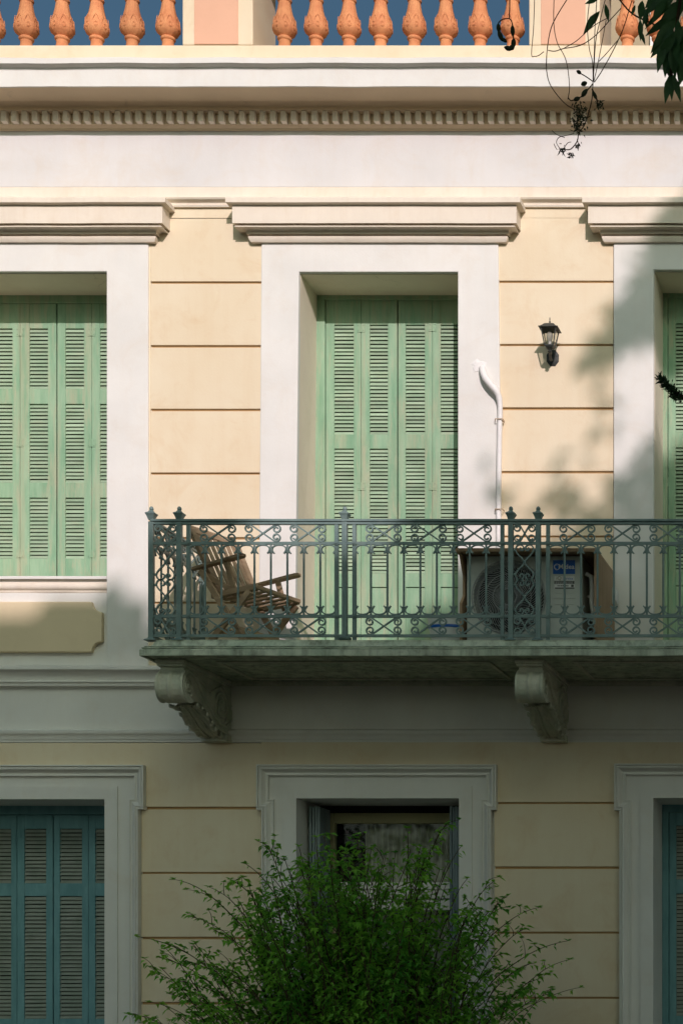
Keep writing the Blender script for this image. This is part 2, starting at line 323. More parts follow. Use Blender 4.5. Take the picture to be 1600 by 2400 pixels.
# the centre door's left jamb is splayed and leans outwards towards the floor
m = MB(); a0 = gx(688); f0, f1, b0, b1 = gx(691), gx(704.5), gx(741, .5), gx(748, .5)
m.add([(a0, -.0, 4.46), (f0, -.0, 4.46), (b0, .5, 4.46), (a0, .5, 4.46), (a0, -.0, ZUT[1]), (f1, -.0, ZUT[1]), (b1, .5, ZUT[1]), (a0, .5, ZUT[1])], [(0, 3, 2, 1), (4, 5, 6, 7), (0, 1, 5, 4), (1, 2, 6, 5), (2, 3, 7, 6), (3, 0, 4, 7)])
m.build('door_jamb', M['reveal'], B)

for (a, b), zt_, zb_ in zip(UP, ZUT, (gz(1352), 4.47, 4.47)):
    m = MB(); m.box(a+.004, b-.004, .004, .45, zt_-.004, zt_+.002); m.box(b-.004, b+.002, .004, .45, zb_, zt_-.004)
    if a != UP[1][0]: m.box(a-.002, a+.004, .004, .45, zb_, zt_-.004)
    m.build('reveal', M['reveal'], B)
# --- hoods over the upper openings
def pz(lst): return [(d, gz(p, -d)) for d, p in lst]
hood_prof = pz([(0, 572), (.045, 569), (.062, 566.5), (.072, 561), (.078, 555), (.078, 553), (.060, 552.5), (.060, 549), (.088, 547.5), (.088, 541.5), (.095, 539.5), (.105, 536), (.125, 532.5), (.158, 530.5), (.158, 528.5), (.135, 527.5), (.135, 524), (.172, 522), (.172, 481.5), (.168, 480.5), (.19, 477), (.212, 473), (.212, 462)])
hood_prof += [(.20, hood_prof[-1][1]+.012), (0, hood_prof[-1][1]+.03)]
for a, b in ((-225, 352), (612, 1172), (1436, 1992)):
    m = MB(); m.sweep([(gx(b), .05), (gx(b), 0), (gx(a), 0), (gx(a), .05)], [(d, z) for d, z in hood_prof], seg=.12, jit=.003)
    m.build('window_hood', M['cream'], B, smooth=35)
# wall mouldings between hoods
bp = pz([(0, 511), (.022, 510), (.022, 487.5), (.030, 486)])
sp = pz([(0, 488), (.03, 486.5), (.045, 484), (.05, 479.5), (.036, 478.5), (.040, 474), (.055, 470), (.072, 466), (.080, 461.5)]) + [(0, gz(459, -.08)+.02)]
m = MB(); m.sweep([(XR, 0), (XL, 0)], [(d, z) for d, z in bp+[(0, bp[-1][1])]], seg=.15, jit=.0015); m.build('wall_band', M['yellow'], B)
m = MB(); m.sweep([(XR, 0), (XL, 0)], [(d, z) for d, z in sp], seg=.15, jit=.002); m.build('string_course', M['cream'], B, smooth=30)
# fillet under frieze + frieze
m = MB(); m.box(XL, XR, -.03, .01, gz(461, 0)-.02, gz(437, -.03)); m.build('fillet', M['cream'], B, bevel=.006)
m = MB(); m.box(XL, XR, -.012, .01, gz(437, -.012), gz(300)); m.build('frieze', M['frieze'], B)

# --- main cornice
cp = pz([(.0, 308), (.018, 305), (.03, 304), (.034, 300), (.05, 296), (.06, 292), (.075, 291), (.075, 290)])
cp += [(.075, gz(258, -.13)), (.14, gz(258, -.13)), (.14, 9.005), (.15, 9.02), (.175, 9.036), (.398, 9.040), (.402, 9.030), (.420, 9.030), (.420, 9.162), (.425, 9.170), (.43, 9.178), (.455, 9.184), (.472, 9.19), (.472, 9.232), (.46, 9.240), (.0, 9.27)]
kk = cp.index((.402, 9.030))
m = MB(); m.sweep([(XR, 0), (XL, 0)], cp[:kk+1], seg=.1, jit=.003); cn1 = m.build('cornice', M['soffit'], B, smooth=30)
m = MB(); m.sweep([(XR, 0), (XL, 0)], cp[kk:], seg=.09, jit=.006); m.build('cornice_fascia', M['trim'], B, smooth=30)
# dentils
px = -96.; k = 0; src = None; dz0, dz1 = gz(283, -.13), gz(258, -.13)
while px < 1760:
    x = gx(px, -.13)
    if src is None: src = MB().box(x, x+.044, -.13, -.076, dz0, dz1).build('dentil', M['cream'], cn1, bevel=.003, origin=(x, 0, 0)); X0 = x
    else: inst(src, 'dentil', (x, 0, random.uniform(-.001, .001)), cn1)
    px += 24.28

# --- parapet: plinth, piers, balusters
bal = MB(); bal.box(XL, XR, -.27, .28, 9.243, gz(104, -.27)); zp = gz(104, -.27)
balus = bal.build('balustrade', M['yellow'], B, bevel=.012)
m = MB(); m.box(XL, XR, -.29, .30, zp+.80, zp+.93); m.build('coping', M['cream'], balus, bevel=.015)
prof = [(.062, 0), (.062, .03), (.048, .045), (.045, .075), (.046, .092), (.055, .098), (.059, .108), (.055, .118), (.047, .124), (.062, .135), (.083, .152), (.095, .175), (.097, .195), (.092, .225), (.083, .255), (.080, .268), (.074, .27), (.066, .30), (.056, .34), (.050, .38), (.047, .405), (.055, .412), (.058, .422), (.054, .432), (.046, .438), (.044, .50), (.060, .56), (.072, .62), (.075, .66), (.064, .70), (.048, .72), (.056, .735), (.060, .76), (.060, .80)]
def baluster_mesh(origin):
    n = 40; V = []; mb = MB()
    for r, z in prof:
        for k in range(n):
            a = 2*math.pi*k/n; rr = r
            if .13 < z < .262:      # acanthus cup: raised lobes
                l = abs(math.cos(a*4)); rr = r*(.975+.035*(l-.5)) + .0025*math.cos(a*16)
            elif .262 <= z < .272:
                rr = r*(1+.05*(abs(math.cos(a*4))-.5))
            elif .272 <= z < .40: rr = r*(1+.035*math.cos(a*12))
            V.append((origin[0]+rr*math.cos(a), origin[1]+rr*math.sin(a), origin[2]+z))
    mm = len(prof)
    mb.add(V, [(i*n+k, i*n+(k+1) % n, (i+1)*n+(k+1) % n, (i+1)*n+k) for i in range(mm-1) for k in range(n)])
    for q in range(8):           # scroll bosses on the cup
        a = 2*math.pi*(q+.5)/8
        for rad, off in ((.010, 0), (.016, 0)):
            pts = []
            for j in range(9):
                b = 2*math.pi*j/8; rr = .094
                aa = a+math.cos(b)*rad/.095; zz = .192+math.sin(b)*rad*1.25
                pts.append((origin[0]+rr*math.cos(aa), origin[1]+rr*math.sin(aa), origin[2]+zz))
            mb.tube(pts, .0020, 4)
        # petal outline
        pts = []
        for j in range(7):
            t = j/6; aa = a+(.36*math.sin(math.pi*t)**.7 if False else .34*(t*2-1)); zz = .268-.075*abs(t*2-1)**1.6+.012
            rr = .083+.010*abs(t*2-1)
            pts.append((origin[0]+rr*math.cos(aa), origin[1]+rr*math.sin(aa), origin[2]+zz))
        mb.tube(pts, .0022, 4)
    return mb
src = None
for bx in [-180, -98, -17, 62, 146, 227, 310, 394, 667, 741, 818, 892, 971, 1045, 1125, 1201, 1470, 1543, 1620, 1697, 1775]:
    x = gx(bx, -.15); loc = (x, -.15, zp)
    if src is None: src = baluster_mesh(loc).build('baluster', M['terra'], balus, smooth=50, origin=loc)
    else: inst(src, 'baluster', loc, balus, rot=(0, 0, random.uniform(-.25, .25)))
for a, b in ((427, 592), (1239, 1405)):
    x0, x1 = gx(a, -.268), gx(b, -.268)
    m = MB(); m.box(x0, x1, -.268, .25, zp, zp+.80); p = m.build('pier', M['yellow'], balus, bevel=.01)
    m = MB(); i0, i1 = x0+.098, x1-.115
    m.box(i0, i1, -.275, -.267, zp+.004, zp+.76); m.build('pier_panel', M['pink'], p, bevel=.003)

# --- lower string courses
s1 = pz([(0, 1616), (.02, 1610), (.045, 1608), (.050, 1600), (.062, 1599), (.062, 1596), (.050, 1595), (.052, 1592), (.056, 1588), (.070, 1580), (.092, 1574), (.105, 1571), (.112, 1569), (.112, 1563)])+[(0, gz(1559, -.1)+.02)]
m = MB(); m.sweep([(gx(480), 0), (XL, 0)], [(d, z) for d, z in s1], seg=.12, jit=.003); m.build('string_course', M['trim'], B, smooth=30)
s2 = pz([(0, 1743), (.022, 1740), (.022, 1735), (.030, 1734), (.034, 1728), (.045, 1722), (.052, 1720), (.056, 1716), (.056, 1712.5)])+[(0, gz(1710, -.05)+.01)]
m = MB(); m.sweep([(XR, 0), (XL, 0)], [(d, z) for d, z in s2], seg=.12, jit=.003); m.build('string_course', M['trim'], B, smooth=30)

# --- lower eared architraves
ap = [(0, .0), (0, .080), (.011, .082), (.012, .062), (.019, .062), (.020, .072), (.028, .078), (.038, .074), (.050, .050), (.064, .038), (.078, .038), (.0785, .050), (.0865, .052), (.088, .030), (.0945, .029), (.0955, .024), (.16, .024)]
for a, b, e, t, zb in ((-206, 326, 13, 1794, 1898), (615, 1151, 13, 1793, 1899), (1452, 1990, 13, 1791, 1900)):
    y = -.055; x0, x1 = gx(a, y), gx(b, y); ee = .043; zt = gz(t, y); ze = gz(zb, y)
    path = [(x0, .9), (x0, ze), (x0-ee, ze), (x0-ee, zt), (x1+ee, zt), (x1+ee, ze), (x1, ze), (x1, .9)]
    i = 0 if a < 0 else (1 if a < 1000 else 2); ox0, ox1 = LO[i]; ot = ZLT[i]
    m = MB(); m.sweep(path, [(-o, h) for o, h in ap[:-1]], plane='XZ', close=False)
    # flat fascias between the moulding and the opening
    g = .105; st = .095
    def ring(xa0, xa1, za, xb0, xb1, zb_, d):
        P = [(xa0, .9), (xa0, za), (xa1, za), (xa1, .9), (xb1, .9), (xb1, zb_), (xb0, zb_), (xb0, .9)]
        V = [(x, yy, z) for yy in (-d, .0) for x, z in P]; fr = [(0, 1, 6, 7), (1, 2, 5, 6), (2, 3, 4, 5)]
        m.add(V, fr+[(k, (k+1) % 8, 8+(k+1) % 8, 8+k) for k in range(8)])
    ring(x0+.02, x1-.02, zt-.02, ox0-.10, ox1+.10, ot+.10, .0245)
    ring(ox0-.105, ox1+.105, ot+.105, ox0, ox1, ot, .040)
    # ear infill
    m.box(x0-ee+.05, x0+.06, -.0243, 0, ze+.08, zt-.05); m.box(x1-.06, x1+ee-.05, -.0243, 0, ze+.08, zt-.05)
    m.build('window_surround', M['trim'], B, smooth=30)

# --- left window sill and apron
x0, x1 = UP[0]
m = MB(); m.sweep([(x1, 0), (x0, 0)], [(d, z) for d, z in pz([(-.4, 1358), (.03, 1357.5), (.035, 1357), (.035, 1351.5), (.03, 1350.5)])+[(-.5, gz(1349, 0)+.02)]], seg=.12, jit=.002)
m.build('window_sill', M['trim'], B)
m = MB(); m.sweep([(x1, 0), (x0, 0)], [(d, z) for d, z in pz([(0, 1390), (.004, 1389), (.006, 1384), (.022, 1380.5), (.028, 1376), (.026, 1370), (.012, 1366), (0, 1365)])], seg=.1, jit=.004)
m.build('sill_moulding', M['cream'], B, smooth=50)
pl = [(gx(238, -.05), gz(1507, -.05)), (gx(238, -.05), gz(1436, -.05))]
def arc(c, r, a0, a1, n=6): return [(c[0]+r*math.cos(R(a0+(a1-a0)*i/n)), c[1]+r*math.sin(R(a0+(a1-a0)*i/n))) for i in range(n+1)]
xr, xl_, zt_, zb_ = gx(238, -.05), gx(-110, -.05), gz(1410, -.05), gz(1528, -.05)
r = .085
poly = arc((xr+.01, zt_+.01), r, 262, 188)[::1]
poly = arc((xr, zt_), r, 270, 180) + arc((xl_, zt_), r, 0, -90) + arc((xl_, zb_), r, 90, 0) + arc((xr, zb_), r, 180, 90)
MB().prism(poly, 'y', -.05, .0).build('apron_panel', M['ochre'], B, bevel=.008)

# ------------------------------------------------------------------ shutters
YS = .46
def P2(px, py, y=YS): return gx(px, y), gz(py, y)
slat_stuff = MB()
def leaf(x0, x1, sx0, sx1, ztop, zbot, panels, mat, matidx, individual, pitch=.0318, solid_bottom=None, y=YS):
    m = MB(); t = .035
    zs = [ztop]+[v for p in panels for v in p]+[zbot]
    m.box(x0, sx0, y, y+t, zbot, ztop); m.box(sx1, x1, y, y+t, zbot, ztop)
    for i in range(0, len(zs), 2):
        if zs[i]-zs[i+1] > .004:
            if solid_bottom and i == len(zs)-2:
                m.box(sx0, sx1, y+.002, y+t-.002, zs[i]-.115, zs[i]); m.box(sx0, sx1, y+.009, y+t-.004, zbot+.10, zs[i]-.122); m.box(sx0, sx1, y+.002, y+t-.002, zbot, zbot+.097)
            else: m.box(sx0, sx1, y+.002, y+t-.002, zs[i+1], zs[i])
    # thin bead along the slot
    o = m.build('shutter', M[mat], B, bevel=.002)
    src = None
    for zt, zb in panels:
        n = max(1, round((zt-zb)/pitch)); p = (zt-zb)/n
        for k in range(n):
            zc = zt-(k+.5)*p-.002; hv = p*(.415 if mat == 'shutter' else .395); hd = .008
            c = (0, 0)
            prof = [(y+.004, zc-hv), (y+.009, zc-hv-.001), (y+.009+2*hd, zc+hv), (y+.004+2*hd, zc+hv+.001)]
            if individual:
                if src is None:
                    src = MB().prism(prof, 'x', sx0, sx1).build('slat', M['slat'], o, origin=(sx0, y, zc)); 
                else: inst(src, 'slat', (sx0+random.uniform(-.0005, .0005), y, zc+random.uniform(-.0012, .0012)), o, rot=(random.uniform(-.04, .04), random.uniform(-.004, .004), 0))
            else:
                j = random.uniform(-.0012, .0012); slat_stuff.prism([(a, b+j) for a, b in prof], 'x', sx0, sx1, matidx)
    return o
def hinge(leafobj, px, py, y=YS, mat='shutter'):
    x, z = P2(px, py, y); m = MB(); m.box(x-.033, x-.002, y-.004, y, z-.034, z+.034); m.box(x+.002, x+.033, y-.004, y, z-.034, z+.034); m.tube([(x, y-.006, z-.034), (x, y-.006, z+.034)], .005, 6)
    for sx in (-.022, .022):
        for sz in (-.022, .022): m.lathe([(.0035, 0), (.0035, .003)], (x+sx, y-.006, z+sz), 6)
    m.build('hinge', M[mat], leafobj)
def zz(l, y=YS): return [(gz(a, y), gz(b, y)) for a, b in l]
# left window
pn = zz([(769, 911), (946, 1131), (1166, 1309)]); zt, zb = gz(711, YS), gz(1353, YS)
L1 = [(-34, 46.5, -15, 29), (47.3, 131.5, 69, 112), (134.5, 214.5, 153, 196.5), (215.3, 296, 234, 277)]
for i, (a, b, c, d) in enumerate(L1):
    o = leaf(gx(a, YS), gx(b, YS), gx(c, YS), gx(d, YS), zt, zb, pn, 'shutter', 0, i == 2)
    if i in (1,):
        for hy in (778, 1038, 1298): hinge(o, 47, hy)
    if i in (3,):
        for hy in (778, 1038, 1298): hinge(o, 215, hy)
m = MB(); m.box(UP[0][0], UP[0][1]+.0, YS-.012, YS+.1, gz(709.5, YS-.012), ZUT[0]); m.box(gx(127, YS), gx(138, YS), YS-.010, YS+.0, zb, zt) if False else None
m.box(UP[0][0], gx(-38, YS), YS-.01, YS+.1, zb, gz(709.5, YS)); m.box(gx(297.5, YS), UP[0][1]+.001, YS-.01, YS+.1, zb, gz(709.5, YS)) if gx(297.5, YS) < UP[0][1] else None
m.build('window_frame', M['shutter'], B, bevel=.003)
# centre door
pn = zz([(760, 1018), (1051, 1344)]); zt, zb = gz(702, YS), 4.49
L2 = [(763.5, 845.5, 783, 828.5), (846.3, 930, 866, 908.5), (933, 1012.5, 950, 995), (1013.3, 1100, 1032, 1078)]
for i, (a, b, c, d) in enumerate(L2):
    o = leaf(gx(a, YS), gx(b, YS), gx(c, YS), gx(d, YS), zt, zb, pn, 'shutter', 0, True, solid_bottom=True)
    if i == 1:
        for hy in (769, 1140): hinge(o, 846, hy)
    if i == 3:
        for hy in (767, 1140): hinge(o, 1013, hy)
    if i == 0:
        x, z = P2(762, 785); MB().tube([(x, YS-.008, z-.045), (x, YS-.008, z+.045)], .006, 6).build('hinge', M['shutter'], o)
m = MB(); m.box(gx(735, YS), gx(762.7, YS), YS-.02, YS+.12, 4.47, gz(700.5, YS)); m.box(gx(690, 0), UP[1][1], YS-.021, YS+.12, gz(701, YS-.02), ZUT[1]+.0)
m.build('door_frame', M['shutter'], B, bevel=.004)
# right-hand door
L3 = [(1565.5, 1646, 1583, 1628), (1647, 1730, 1667, 1710), (1733, 1813, 1750, 1795), (1814, 1900, 1832, 1878)]
pn = zz([(757, 1013), (1048, 1340)])
for i, (a, b, c, d) in enumerate(L3):
    o = leaf(gx(a, YS), gx(b, YS), gx(c, YS), gx(d, YS), gz(698, YS), zb, pn, 'shutter', 0, False, solid_bottom=True)
    if i == 0:
        for hy in (775, 1130):
            x, z = P2(1564.5, hy); MB().tube([(x, YS-.008, z-.045), (x, YS-.008, z+.045)], .006, 6).build('hinge', M['shutter'], o)
m = MB(); m.box(UP[2][0], gx(1564.5, YS), YS-.02, YS+.12, 4.47, gz(697, YS)); m.box(UP[2][0], UP[2][1], YS-.021, YS+.12, gz(697, YS-.02), ZUT[2])
m.build('door_frame', M['shutter'], B, bevel=.004)
# lower left window, teal
pn = zz([(1943, 2071), (2101, 2389)]); zt, zb = gz(1911, YS), 1.0
L4 = [(-42, 39, -20, 26), (40, 123.5, 57, 108), (126, 206.5, 140, 192), (207.5, 290, 223, 271)]
for i, (a, b, c, d) in enumerate(L4):
    o = leaf(gx(a, YS), gx(b, YS), gx(c, YS), gx(d, YS), zt, zb, pn+zz([(2420, 2560)]), 'teal', 1, False, pitch=.0333)
    if i in (1, 3):
        for hy in (1955, 2245): hinge(o, (39.5, 207)[i == 3], hy, mat='teal')
m = MB(); m.box(LO[0][0], LO[0][1], YS-.02, YS+.1, gz(1909.5, YS-.02), ZLT[0]); m.box(LO[0][0], gx(-43, YS), YS-.018, YS+.1, .95, gz(1909.5, YS)); m.box(LO[0][0], LO[0][1], -.03, YS+.1, .9, .98)
m.build('window_frame', M['teal'], B, bevel=.003)
# lower right window, teal grey
pn3 = zz([(1935, 2062), (2095, 2382)])
for i, (a, b, c, d) in enumerate([(1568, 1648, 1584, 1632), (1649, 1730, 1665, 1713), (1733, 1813, 1750, 1798), (1814, 1895, 1830, 1878)]):
    leaf(gx(a, YS), gx(b, YS), gx(c, YS), gx(d, YS), gz(1905, YS), zb, pn3+zz([(2420, 2560)]), 'teal', 1, False, pitch=.0333)
m = MB(); m.box(LO[2][0], gx(1567, YS), YS-.02, YS+.12, .95, gz(1904, YS)); m.box(LO[2][0], LO[2][1], YS-.021, YS+.12, gz(1904, YS-.02), ZLT[2]); m.build('window_frame', M['teal'], B, bevel=.003)
slat_stuff.build('slat', [M['slat'], M['tealslat']], B, kind='stuff')
# lower centre window: open, leaves folded against the reveals
x0, x1 = LO[1]
for side in (0, 1):
    for k in range(4):
        if side == 0: y0 = .20; xa = gx(724, y0)+k*.0235
        else: y0 = .20; xa = gx(1053, y0)+k*.0215; 
        y0 += (k in (1, 2))*.006
        m = MB(); m.box(xa, xa+.019, y0, y0+.26, 1.0, gz(1890, y0)-(.006*(k % 2)))
        m.build('folded_shutter', M['bluegrey'], B, bevel=.003)
YW = .50
m = MB(); a, b = gx(752, YW), gx(1062, YW); zt = gz(1907, YW)
m.box(x0, x1, YW, YW+.09, zt, ZLT[1]); m.box(x0, a, YW+.0, YW+.09, 1., zt)
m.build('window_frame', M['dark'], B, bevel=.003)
m = MB(); m.box(a, gx(785, YW), YW-.02, YW+.05, 1., zt); m.box(gx(785, YW), b, YW-.02, YW+.05, gz(1931, YW), zt); m.box(b, b+.1, YW-.02, YW+.05, 1., zt)
wf = m.build('window_frame', M['framebrown'], B, bevel=.004)
m = MB(); m.box(gx(785, YW), b, YW-.025, YW+.05, gz(2086, YW), gz(2069, YW)); m.box(gx(785, YW), b, YW-.035, YW+.05, gz(2107, YW), gz(2088, YW)); m.box(gx(785, YW), b, YW-.02, YW+.05, gz(2134, YW), gz(2110, YW))
m.build('window_rail', M['trim'], wf, bevel=.003)
for za, zb2 in ((1931, 2069), (2134, 2600)):
    m = MB(); m.add([(gx(785, YW), YW+.01, gz(za, YW)), (b, YW+.01, gz(za, YW)), (b, YW+.01, gz(zb2, YW)), (gx(785, YW), YW+.01, gz(zb2, YW))], [(0, 1, 2, 3)]); m.build('pane', M['glass'], wf, recalc=False)
m = MB(); n = 90; V = []; ca, cb = gx(850, .6), gx(1090, .6)
for i in range(n+1):
    x = ca+(cb-ca)*i/n; yy = .66+.022*math.sin(i*1.1)+.012*math.sin(i*.47+1)
    V += [(x, yy, gz(1925, .6)), (x, yy, .9)]
m.add(V, [(2*i, 2*i+2, 2*i+3, 2*i+1) for i in range(n)]); m.build('curtain', M['curtain'], wf, smooth=180, recalc=False)

# ------------------------------------------------------------------ balcony
YB = -1.02
ZS = 4.337
bx0, bx1 = -1.066, 4.72
sp_ = [(-1.0, ZS+.002), (.085, ZS+.002), (.092, ZS), (.104, ZS), (.104, ZS+.044), (.098, ZS+.049), (.078, ZS+.049), (.078, ZS+.056), (.092, ZS+.057), (.092, ZS+.066), (.070, ZS+.067), (.070, ZS+.074), (.080, ZS+.075), (.072, ZS+.080), (.046, ZS+.084), (.030, ZS+.100), (.022, ZS+.122), (.012, ZS+.124), (.012, ZS+.137), (-.03, ZS+.139)]
m = MB()
m.sweep([(bx1, .0), (bx1, YB), (bx0, YB), (bx0, .0)], [(o, h) for o, h in sp_[1:]], seg=.09, jit=.004)
m.box(bx0-.06, bx1+.06, YB-.06, -.002, ZS+.003, ZS+.06); m.box(bx0, bx1, YB+.01, -.002, ZS+.06, ZS+.132)
slab = m.build('balcony_slab', M['stone'], B, smooth=35)
# vertical joint and soffit coffers
BRX = [-1.0, 1.762, 4.53]
for a, b in ((BRX[0], BRX[1]), (BRX[1], BRX[2])):
    m = MB(); i0, i1 = a+.32, b-.32
    for z0, z1, w2 in ((ZS-.010, ZS+.001, .03),):
        yA, yB2 = -.90, -.16
        m.box(i0, i1, yA, yA+w2, z0, z1); m.box(i0, i1, yB2-w2, yB2, z0, z1); m.box(i0, i0+w2, yA+w2, yB2-w2, z0, z1); m.box(i1-w2, i1, yA+w2, yB2-w2, z0, z1)
    m.box(a+.12, b-.12, -.05, .0, ZS-.03, ZS+.001)
    m.build('soffit_frame', M['bracket'], slab, bevel=.003)

# scrolled console brackets
def bracket(xc):
    w2 = .105
    fc, fr_ = (-.875, 4.145), .118; rc, rr_ = (-.215, 4.10), .215
    o = MB()
    # body
    top = ZS-.045
    under = [(-.875, 4.03), (-.80, 4.03), (-.72, 4.055), (-.64, 4.06), (-.54, 4.035), (-.44, 3.985), (-.33, 3.935), (-.20, 3.905), (-.10, 3.895), (0, 3.895)]
    poly = [(0, top), (-.93, top)]+[(fc[0]+fr_*math.cos(R(a)), fc[1]+fr_*math.sin(R(a))) for a in (120, 140, 160, 180, 200, 220, 240, 260)]+under[1:]
    o.prism(poly, 'x', xc-w2+.012, xc+w2-.012)
    # abacus block under the slab
    o.box(xc-w2-.008, xc+w2+.008, -.985, 0, ZS-.03, ZS+.0); o.box(xc-w2+.002, xc+w2-.002, -.97, 0, ZS-.05, ZS-.03)
    # foot block
    o.box(xc-w2+.0, xc+w2-.0, -.125, 0, 3.835, 3.893)
    br = o.build('bracket', M['bracket'], B, bevel=.005)
    # rolled drum: flutes across, goes round the front scroll
    xs = [(-1, 1.0), (-.86, 1.02), (-.78, .97), (-.6, .88), (-.42, .86), (-.24, .92), (-.13, .97), (-.05, 1.03), (.05, 1.03), (.13, .97), (.24, .92), (.42, .86), (.6, .88), (.78, .97), (.86, 1.02), (1, 1.0)]
    d = MB(); na = 22; V = []
    for i in range(na+1):
        a = R(95+ (300-95)*i/na); fl = 1+.10*(i/na)**2
        for u, rr in xs: V.append((xc+u*w2*fl, fc[0]+fr_*1.08*rr*math.cos(a), fc[1]+fr_*1.05*rr*math.sin(a)))
    n = len(xs); d.add(V, [(i*n+j, i*n+j+1, (i+1)*n+j+1, (i+1)*n+j) for i in range(na) for j in range(n-1)])
    for sgn in (-1, 1):
        base = len(d.v); ring = [(xc+sgn*w2*(1+.10*(i/na)**2), fc[0]+fr_*1.08*math.cos(R(95+205*i/na)), fc[1]+fr_*1.05*math.sin(R(95+205*i/na))) for i in range(na+1)]
        d.add(ring+[(xc+sgn*(w2-.01), fc[0], fc[1])], [(i, i+1, na+1) for i in range(na)])
    d.build('scroll_face', M['bracket'], br, smooth=40)
    # side volutes
    for sgn in (-1, 1):
        v = MB()
        def spiral(c, r0, turns, a0, dirn, ex=1.):
            pts = []
            N = int(turns*18)
            for i in range(N+1):
                t = i/N; r_ = r0*(1-t)**.9+.012*t; a = R(a0)+dirn*2*math.pi*turns*t
                pts.append((xc+sgn*(w2-.004), c[0]+r_*ex*math.cos(a), c[1]+r_*math.sin(a)))
            return pts
        v.tube(spiral(fc, .105, 2.2, 90, 1), .009, 6)
        v.tube(spiral((rc[0], rc[1]), .165, 2.6, 90, -1), .011, 6)
        v.tube([(xc+sgn*(w2-.004), y, z+.022) for y, z in [(fc[0], 4.245), (-.78, 4.235), (-.68, 4.18), (-.60, 4.11), (-.50, 4.05), (-.38, 3.985), (-.25, 3.935), (-.12, 3.93), (-.04, 3.99), (-.03, 4.08)]], .012, 6)
        v.tube([(xc+sgn*(w2-.004), y, z) for y, z in [(-.70, 4.245), (-.55, 4.20), (-.45, 4.18), (-.33, 4.22), (-.215, 4.27), (-.08, 4.23), (-.03, 4.13)]], .010, 6)
        for c, rr in ((fc, .022), (rc, .030)):
            v.lathe([(rr, -.0), (rr*.9, .012), (rr*.4, .02)], (0, 0, 0), 10)
            k = len(v.v)-30
            for q in range(k, len(v.v)): p = v.v[q]; v.v[q] = Vector((xc+sgn*(w2-.012+p.z), c[0]+p.x, c[1]+p.y))
        v.build('volute', M['bracket'], br, smooth=60)
    # acanthus leaf under the slope
    lf = MB()
    line = crom([(0, y, z) for y, z in under[2:-1]], 3)
    L = len(line)
    rows = []
    nu = 17
    for i, p in enumerate(line):
        t = i/(L-1); wd = w2*(1.02-.25*max(0, t-.65)/.35)*(1-.10*abs(math.sin(t*math.pi*4.5)))
        row = []
        for j in range(nu):
            u = -1+2*j/(nu-1)
            rib = .020*math.exp(-(u/.12)**2)
            ruf = .016*math.sin((abs(u)*5.5-t*9.5)*2.2)*(abs(u)**.7)
            row.append((xc+u*wd, p.y-.010-rib*.4, p.z-.020-rib-ruf-.018*abs(u)))
        rows.append(row)
    V = [v for r_ in rows for v in r_]
    lf.add(V, [(i*nu+j, i*nu+j+1, (i+1)*nu+j+1, (i+1)*nu+j) for i in range(L-1) for j in range(nu-1)])
    for sgn in (-1, 1):            # curled lobes along both edges
        for q in range(6):
            t = .08+q*.16; p = line[min(L-1, int(t*(L-1)))]
            c = Vector((xc+sgn*w2*(.98-.2*max(0, t-.65)/.35), p.y, p.z-.03))
            lf.tube([c+Vector((-sgn*.05, .05, -.002)), c+Vector((-sgn*.02, .02, -.010)), c+Vector((sgn*.004, -.01, -.004)), c+Vector((sgn*.008, -.03, .012))], [.006, .015, .017, .006], 6)
        lf.tube([(xc+sgn*.03, p.y, p.z-.036) for p in line], .006, 5)
    lf.build('acanthus_leaf', M['bracket'], br, smooth=180)
for x in BRX: bracket(x)

# ------------------------------------------------------------------ railing
YR = -1.0
def rz(py): return gz(py, YR)
def rx(px): return gx(px, YR)
Z_T0, Z_T1, Z_T2 = rz(1218), rz(1223.5), rz(1230)
Z2a, Z2b = rz(1270), rz(1277); Z3a, Z3b = rz(1441), rz(1448.5); Z4a, Z4b = rz(1487), rz(1494)
post_px = [355, 420.5, 808, 1197, 1261]
POST = [rx(p) for p in post_px]; per = POST[3]-POST[0]
POST += [POST[2]+per, POST[3]+per, POST[4]+per]
rail = MB(); xa, xb = POST[0], POST[-1]
def rails(m, f, a, b):
    for z0, z1, w_, p0 in ((Z_T1, Z_T0, .05, 0), (Z_T2, Z_T1+.0, .03, 0), (Z2b, Z2a, .014, 0), (Z3b, Z3a, .014, 0), (Z4b, Z4a, .014, 0)):
        f(m, a, b, w_, z0, z1)
rails(rail, lambda m, a, b, w_, z0, z1: m.box(a, b, YR-w_/2, YR+w_/2, z0, z1), xa, xb)
yw0 = -.01
rails(rail, lambda m, a, b, w_, z0, z1: m.box(xa-w_/2, xa+w_/2, a, b, z0, z1-.0006), YR+.02, yw0)
rails(rail, lambda m, a, b, w_, z0, z1: m.box(xb-w_/2, xb+w_/2, a, b, z0, z1-.0006), YR+.02, yw0)
RL = rail.build('railing', M['iron'], B, bevel=.002)
